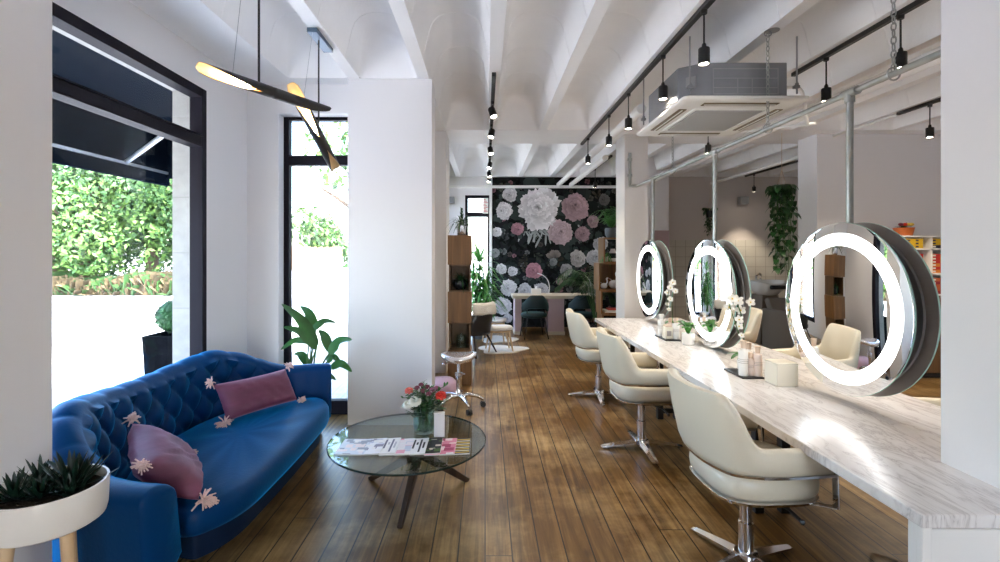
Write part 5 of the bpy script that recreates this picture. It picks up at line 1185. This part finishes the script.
t = thing('leaflet_stack', 'stack of white and red leaflets on the low crate of the open shelf', 'leaflets', (1.9, 7.28, .60)); b = MB(); b.box(1.79, 2.05, 7.15, 7.35, .598, .63); b.build('sheets', 'paper', t); b = MB(); b.box(1.84, 1.98, 7.16, 7.30, .6305, .655); b.build('red_cover', 'redink', t, bevel=.002)
# far seating corner
t = thing('lounge_chair', 'black tub chair with a white sheepskin over its back, behind the box tower', 'chair', (-.19, 7.1, 0), 2.5)
arc = [(math.cos(a) * .29, math.sin(a) * .29) for a in [PI * .52 + PI * .96 * k / 24 for k in range(25)]]; b = MB(); rings = []
for k, (px, py) in enumerate(arc):
    e = abs(k / 24 - .5) * 2; zt = lerp(.74, .52, smooth((e - .25) / .6)); o = Vector((px, py)).normalized()
    rings.append([(px * lerp(.86, 1.06, f) + o.x * u, py * lerp(.86, 1.06, f) + o.y * u, lerp(.30, zt, f)) for u, f in ((-.015, 0), (-.018, .5), (-.014, .95), (0, 1), (.014, .95), (.018, .5), (.015, 0))])
b.loft(rings); b.build('shell', 'blackp', t, world=False, sharp=60)
b = MB(); b.lathe([(.02, .29), (.23, .29), (.27, .31), (.275, .36), (.24, .385), (.02, .39)], seg=30); b.build('seat', 'blackp', t, world=False, sharp=60)
for sx in (-1, 1):
    for sy in (-1, 1): b = MB(); b.tube([(sx * .15, sy * .15, .295), (sx * .27, sy * .25, 0)], [.017, .011], 8); b.build('leg', 'walnut', t, world=False)
b = MB(); rows = []; q = random.Random(3)
for i in range(9):
    a = PI * .72 + PI * .5 * i / 8; o = Vector((math.cos(a), math.sin(a))); w = .02 * q.random()
    rows.append([(o.x * r, o.y * r, z + w * (k in (0, 6))) for k, (r, z) in enumerate(((.22, .45), (.255, .60), (.27, .72), (.305, .775), (.345, .74), (.36, .64), (.365, .60)))])
b.loft(rows, closed=False, caps=False); o = b.build('sheepskin_throw', 'fur', world=False, sharp=0); o.location = (-.19, 7.1, 0); o.rotation_euler = (0, 0, 2.5); o.modifiers.new('thick', 'SOLIDIFY').thickness = .02; tag(o, 'white sheepskin draped over the back of the black tub chair', 'sheepskin')
def footstool(label, x, y, rz):
    t = thing('footstool', label, 'stool', (x, y, .006), rz, 'white footstools with wooden legs')
    b = MB(); N = 36; sq = lambda r, z: [((abs(math.cos(a)) ** .6) * math.copysign(r, math.cos(a)), (abs(math.sin(a)) ** .6) * math.copysign(r * .82, math.sin(a)), z + .10 * (r * math.cos(a)) ** 2) for a in [2 * PI * k / N for k in range(N)]]
    b.loft([sq(.16, .315), sq(.195, .325), sq(.20, .345), sq(.19, .368), sq(.14, .378), sq(.05, .38)]); b.build('cushion', 'offwhite', t, world=False, sharp=60)
    b = MB(); b.box(-.15, .15, -.12, .12, .285, .318); b.build('seat_frame', 'beech', t, world=False, bevel=.01)
    for sx in (-1, 1):
        for sy in (-1, 1): b = MB(); b.tube([(sx * .13, sy * .10, .30), (sx * .185, sy * .15, 0)], [.018, .011], 10); b.build('leg', 'beech', t, world=False)
footstool('white footstool with wooden legs nearest the aisle, on a sheepskin rug', .215, 7.28, .15)
footstool('white footstool with wooden legs partly behind the nearer footstool', .165, 8.12, -.2)
def rug(label, x, y, w, h, seed):
    q = random.Random(seed); N = 40; b = MB(); sh = [1 + .14 * math.sin(3 * a + seed) + .08 * math.sin(5 * a) for a in [2 * PI * k / N for k in range(N)]]
    b.loft([[(x + w * s * k * math.cos(2 * PI * i / N), y + h * s * k * math.sin(2 * PI * i / N), z + .002 * q.random()) for i, s in enumerate(sh)] for k, z in ((1, .0005), (1.0, .010), (.96, .018), (.7, .012), (.3, .006), (.05, .005))]); tag(b.build('sheepskin_rug', 'fur', sharp=0), label, 'rug', 'sheepskin rugs')
rug('white sheepskin rug under the nearer footstool', .26, 7.36, .36, .30, 1); rug('white sheepskin rug under the farther footstool', .24, 8.2, .30, .30, 2)
def wall_box(label, x, y, z, s, name='wall_speaker', cat='speaker'):
    t = thing(name, label, cat, (x, y, z)); b = MB(); b.box(x - s, x + s, y - .13, y, z - s * .85, z + s * .85); b.build('housing', 'greymetal', t, bevel=.008); b = MB(); b.box(x - s * .8, x + s * .8, y - .136, y - .129, z - s * .65, z + s * .65); b.build('front_grille', 'sheet', t, bevel=.004)
wall_box('small grey box speaker high on the far left wall beside the narrow window', -.68, 9.599, 2.53, .075)
wall_box('small grey metal light box high on the wall above the wash basins', 5.12, 9.589, 2.52, .085, 'wall_light', 'wall light')
# notice in the far window, pale poster with rows of red print
t = thing('window_notice', 'pale notice with rows of red print in the top of the far narrow window', 'notice', (.02, 9.62, 2.42)); b = MB(); b.box(-.045, .065, 9.618, 9.622, 2.27, 2.58); b.build('notice_sheet', 'paper', t)
b = MB()
for k in range(9): b.box(-.035, .055 - .02 * (k % 3), 9.6165, 9.6178, 2.30 + k * .03, 2.314 + k * .03)
b.build('red_print', 'redink', t)

# ------------------------------------------------------------------ right-hand room
def backwash(label, x, y, rz):
    t = thing('backwash_unit', label, 'wash basin', (x, y, 0), rz, 'backwash basins with taupe chairs')
    N = 36; b = MB(); rg = []
    for r, z, fl in ((.10, .78, 0), (.17, .80, 0), (.25, .88, .2), (.29, .98, .6), (.295, 1.02, 1), (.275, 1.03, 1), (.25, .99, .9), (.20, .90, .3), (.10, .86, 0), (.02, .855, 0)):
        rg.append([(math.cos(a) * r * 1.0, math.sin(a) * r * .85, z - fl * .05 * max(0, -math.sin(a)) ** 3) for a in [2 * PI * k / N for k in range(N)]])
    b.loft(rg); b.build('basin', 'ceramic', t, world=False, sharp=60)
    b = MB(); b.tube([(.0, .25, .99), (0, .25, 1.10), (0, .16, 1.13), (0, .12, 1.10)], .016, 10); b.ball((.08, .25, 1.03), .025); b.build('faucet', 'chrome', t, world=False)
    b = MB(); b.loft([[(sx * w, y0, z) for sx, y0 in ((-1, a), (1, a), (1, c), (-1, c))] for w, a, c, z in ((.20, -.12, .22, 0), (.15, -.08, .18, .4), (.15, -.10, .18, .80))], smooth=False); b.build('pedestal', 'taupeleather', t, world=False, bevel=.01)
    b = MB(); b.box(-.13, .13, -.29, -.235, .90, .965); b.build('neck_rest', 'blackp', t, world=False, bevel=.02)
    b = MB(); b.loft([[(sx * w, yy, zz) for sx, yy, zz in ((-1, y0, z0), (1, y0, z0), (1, y1, z1), (-1, y1, z1))] for w, y0, z0, y1, z1 in ((.25, -.62, .44, -.50, .40), (.25, -.46, .60, -.36, .56), (.23, -.32, .78, -.24, .74))], smooth=False); b.build('backrest', 'taupeleather', t, world=False, bevel=.02)
    b = MB(); b.box(-.27, .27, -1.10, -.52, .30, .45); b.build('seat', 'taupeleather', t, world=False, bevel=.03)
    for sx in (-1, 1): b = MB(); b.box(sx * .27 - .04 + sx * .04, sx * .27 + .04 + sx * .04, -1.05, -.35, .0, .62); b.build('arm', 'taupeleather', t, world=False, bevel=.025)
    b = MB(); b.bar((0, -1.08, .40), (0, -1.38, .28), .48, .07); b.build('leg_rest', 'taupeleather', t, world=False, bevel=.02)
backwash('backwash basin and taupe chair seen just left of the large right mirror', 4.66, 7.95, .12)
backwash('backwash basin and taupe chair behind the large right mirror', 5.85, 8.1, .1)
def vine(label, x, y, zt, zb, n, seed, spread, m='leafv', size=.075, z_h=Z0):
    t = thing('hanging_vine', label, 'plant', (x, y, zt)); q = random.Random(seed)
    b = MB(); b.lathe([(.01, zt - .13), (.06, zt - .13), (.085, zt - .02), (.08, zt), (.07, zt), (.065, zt - .03), (.01, zt - .03)], (x, y, 0), 20); b.build('hanging_pot', 'darkpot', t)
    b = MB()
    for k in range(3): a = k * 2.1; b.tube([(x + .08 * math.cos(a), y + .08 * math.sin(a), zt - .01), (x, y, zt + .25)], .003, 5)
    b.tube([(x, y, zt + .25), (x, y, z_h - .001)], .003, 5); b.build('hanger_cord', 'capbeige', t)
    b = MB()
    for k in range(n):
        a = q.uniform(0, 2 * PI); r = spread * math.sqrt(q.random()); e = lerp(zt - .2, zb, q.random() ** .6); p0 = Vector((x + .06 * math.cos(a), y + .06 * math.sin(a), zt)); p1 = Vector((x + r * math.cos(a), y + r * math.sin(a), zt - .15)); p2 = Vector((x + r * .9 * math.cos(a + .5), y + r * .9 * math.sin(a + .5), e))
        pts = catmull([p0, p0 + Vector((.04 * math.cos(a), .04 * math.sin(a), .05)), p1, p1.lerp(p2, .5) + Vector((q.uniform(-.03, .03), q.uniform(-.03, .03), 0)), p2], 6); b.tube(pts, .003, 4, 1)
        i = 3
        L = sum((v - u).length for u, v in zip(pts, pts[1:])); cnt = max(3, int(L / .055))
        for j in range(cnt):
            f = j / cnt * (len(pts) - 1.01); p = pts[int(f)].lerp(pts[int(f) + 1], f % 1); a2 = q.uniform(0, 2 * PI); d = Vector((math.cos(a2), math.sin(a2), -.3)); s = size * q.uniform(.7, 1.15); b.leaf([p, p + d * s * .5 + Vector((0, 0, .012)), p + d * s - Vector((0, 0, s * .45))], s * .75, 0, .15, n=4, shape=lambda t: max(.05, math.sin(PI * min(1, .22 + .78 * t)) ** .7))
    b.build('vine_strands', [m, 'stem'], t, sharp=0)
vine('long trailing green vine hanging from the ceiling beside the right-hand pillar', 3.74, 6.05, 2.28, 1.2, 19, 6, .125, size=.095)
vine('small hanging plant by the far wall above the middle mirror', 4.36, 9.3, 2.30, 1.78, 12, 7, .07, size=.06)
b = MB(); b.box(3.10, 3.365, 8.775, 8.80, 1.52, 1.895); tag(b.build('wall_sign', 'pinkboard', bevel=.003), 'dusty pink board on the white wall behind the farthest mirror', 'sign')
# hair colour shelf
t = thing('colour_shelf', 'white wall shelf full of hair colour cartons at the right', 'shelf', (5.6, 6.1, 1.0))
X0, X1, Y0, Y1 = 5.0, 6.30, 5.82, 6.098; ZL = (.99, 1.245, 1.545, 1.70)
for z in ZL: b = MB(); b.box(X0, X1, Y0, Y1, z - .018, z); b.build('shelf_board', 'white', t)
for x in (X0, 5.41, 5.845, X1 - .018): b = MB(); b.box(x, x + .018, Y0, Y1, ZL[0], ZL[-1] - .018); b.build('upright', 'white', t)
t = thing('brown_cabinet', 'dark brown cabinet under the hair colour shelf', 'cabinet', (5.6, 6.05, 0))
b = MB(); b.box(X0, X1, 5.70, 6.098, .06, .96); b.build('carcass', 'oakd', t, bevel=.004)
b = MB(); b.box(X0 + .03, X1 - .03, 5.73, 6.09, 0, .06); b.build('plinth', 'black', t)
for k in range(3): x = X0 + .01 + k * .43; b = MB(); b.box(x, x + .42, 5.682, 5.70, .07, .95); d_ = b.build('door', 'oakd', t, bevel=.003); b = MB(); b.tube([(x + .38, 5.675, .55), (x + .38, 5.675, .70)], .006, 8); b.build('handle', 'chrome', d_)
pal = [('yellow', (.62, .40, .03), 'yellow carton of hair colour on the top level of the colour shelf'), ('black', (.03, .03, .05), 'black carton of hair colour on the top level of the colour shelf'),
       ('red', (.45, .035, .03), 'red carton of hair colour on the middle level of the colour shelf'), ('orange', (.58, .20, .04), 'orange carton of hair colour on the middle level of the colour shelf'),
       ('gold', (.60, .44, .12), 'gold carton of hair colour on the middle level of the colour shelf'), ('maroon', (.22, .03, .035), 'maroon carton of hair colour on the lowest level of the colour shelf'), ('rust', (.38, .10, .04), 'rust carton of hair colour on the lowest level of the colour shelf')]
proto = {}
def carton(k, x, z, w=.098, h=.038):
    nm, c, lb = pal[k]
    if k in proto:
        o = proto[k].copy(); COL.objects.link(o); o.location = (x, 5.905, z); return
    b = MB(); fs = b.box(-w / 2, w / 2, -.075, .075, 0, h)
    for f in fs: b.colour(f, c)
    f = b.f([b.v(p) for p in ((-w * .42, -.0756, h * .25), (-w * .05, -.0756, h * .25), (-w * .05, -.0756, h * .75), (-w * .42, -.0756, h * .75))], 0, False); b.colour(f, (.7, .66, .6) if k != 0 else (.05, .05, .08))
    o = b.build('colour_carton', 'packs', sharp=0, recalc=False); o.location = (x, 5.905, z); tag(o, lb, 'carton', nm + ' hair colour cartons'); proto[k] = o
q = random.Random(17)
for lvl, (zb, n, ks) in enumerate(((ZL[0], 5, (5, 6, 5)), (ZL[1], 6, (2, 2, 3, 4, 2)), (ZL[2], 3, (0, 0, 1)))):
    for bay in (5.02, 5.43, 5.865):
        for i in range(4):
            for j in range(n):
                if bay + .10 + i * .101 > 6.28 or (i == 3 and bay < 5.1): continue
                carton(q.choice(ks), bay + .05 + i * .101, zb + .0005 + j * .0385)
t = thing('flower_pot', 'orange pot of yellow and red flowers on top of the hair colour shelf', 'plant', (5.19, 5.95, 1.70)); c = (5.19, 5.95, 1.70)
b = MB(); b.lathe([(.01, .0005), (.085, .0005), (.105, .09), (.11, .10), (.10, .10), (.01, .09)], c, 20); b.build('pot', 'terracotta', t)
b = MB(); strap_plant(b, Vector(c) + Vector((0, 0, .09)), 22, .10, .03, 44, (.1, 1.2), .3); b.build('leaves', 'leafv', t, sharp=0)
for dx, m in ((-.07, 'maroon'), (.02, 'orchidy'), (.06, 'orchidy'), (-.02, 'red')): b = MB(); b.ball((c[0] + dx, c[1] - .04, 1.84), .028, 0, 10, 6, (1, 1, .7)); b.build('bloom', m, t)
SKY, SUN, EXPO = .5, 6.0, 2.45
# ------------------------------------------------------------------ camera, daylight
cam = bpy.data.cameras.new('camera'); co = bpy.data.objects.new('camera', cam); COL.objects.link(co); scn.camera = co
cam.sensor_width = 36; cam.lens = F * 36 / 1000; cam.clip_start = .02; cam.clip_end = 500
co.location = (0, 0, HC); co.rotation_euler = (PI / 2, 0, 0)
cam.shift_x = (500 - VX) / 1000; cam.shift_y = (VY - 281) / 1000
w = bpy.data.worlds.new('sky'); scn.world = w; w.use_nodes = True; nt = w.node_tree
sky = nd(nt, 'ShaderNodeTexSky'); sky.sky_type = 'NISHITA'; sky.sun_disc = False; sky.sun_elevation = math.radians(52); sky.sun_rotation = math.radians(140); sky.dust_density = 2.0; sky.air_density = 1.0
bg = nt.nodes['Background']; bg.inputs[1].default_value = SKY
nt.links.new(sky.outputs[0], bg.inputs[0])
sun = bpy.data.lights.new('sun', 'SUN'); sun.energy = SUN; sun.angle = .012; sun.color = (1, .96, .9)
so = bpy.data.objects.new('sun', sun); COL.objects.link(so); so['kind'] = 'helper'
d = Vector((.62, -.62, 1.15)); so.rotation_euler = d.to_track_quat('Z', 'Y').to_euler()
def portal(loc, rot, sx, sy):
    l = bpy.data.lights.new('daylight_portal', 'AREA'); l.shape = 'RECTANGLE'; l.size = sx; l.size_y = sy; l.cycles.is_portal = True
    o = bpy.data.objects.new('daylight_portal', l); COL.objects.link(o); o.location = loc; o.rotation_euler = rot; o['kind'] = 'helper'
portal((-2.42, 2.1, 1.45), (0, -PI / 2, 0), 2.5, 3.1)
portal((-1.46, 4.51, 1.4), (-PI / 2, 0, 0), .8, 2.7)
portal((-1.05, 7.5 + .9, 1.5), (0, -PI / 2, 0), 2.3, 1.75)
portal((-.95, 4.8, 1.4), (0, -PI / 2, 0), 2.6, .7)
portal((-.15, 9.82, 1.4), (-PI / 2, 0, 0), .5, 2.5)
portal((1.15, -3.6, 1.15), (PI / 2, 0, 0), 1.3, 2.3)
vs = scn.view_settings; vs.view_transform = 'Standard'; vs.look = 'None'; vs.gamma = 1; vs.use_curve_mapping = False; vs.exposure = EXPO
scn.cycles.max_bounces = 10; scn.cycles.diffuse_bounces = 5; scn.cycles.glossy_bounces = 5; scn.cycles.transparent_max_bounces = 12; scn.cycles.sample_clamp_indirect = 6
scn.cycles.caustics_reflective = False; scn.cycles.caustics_refractive = False
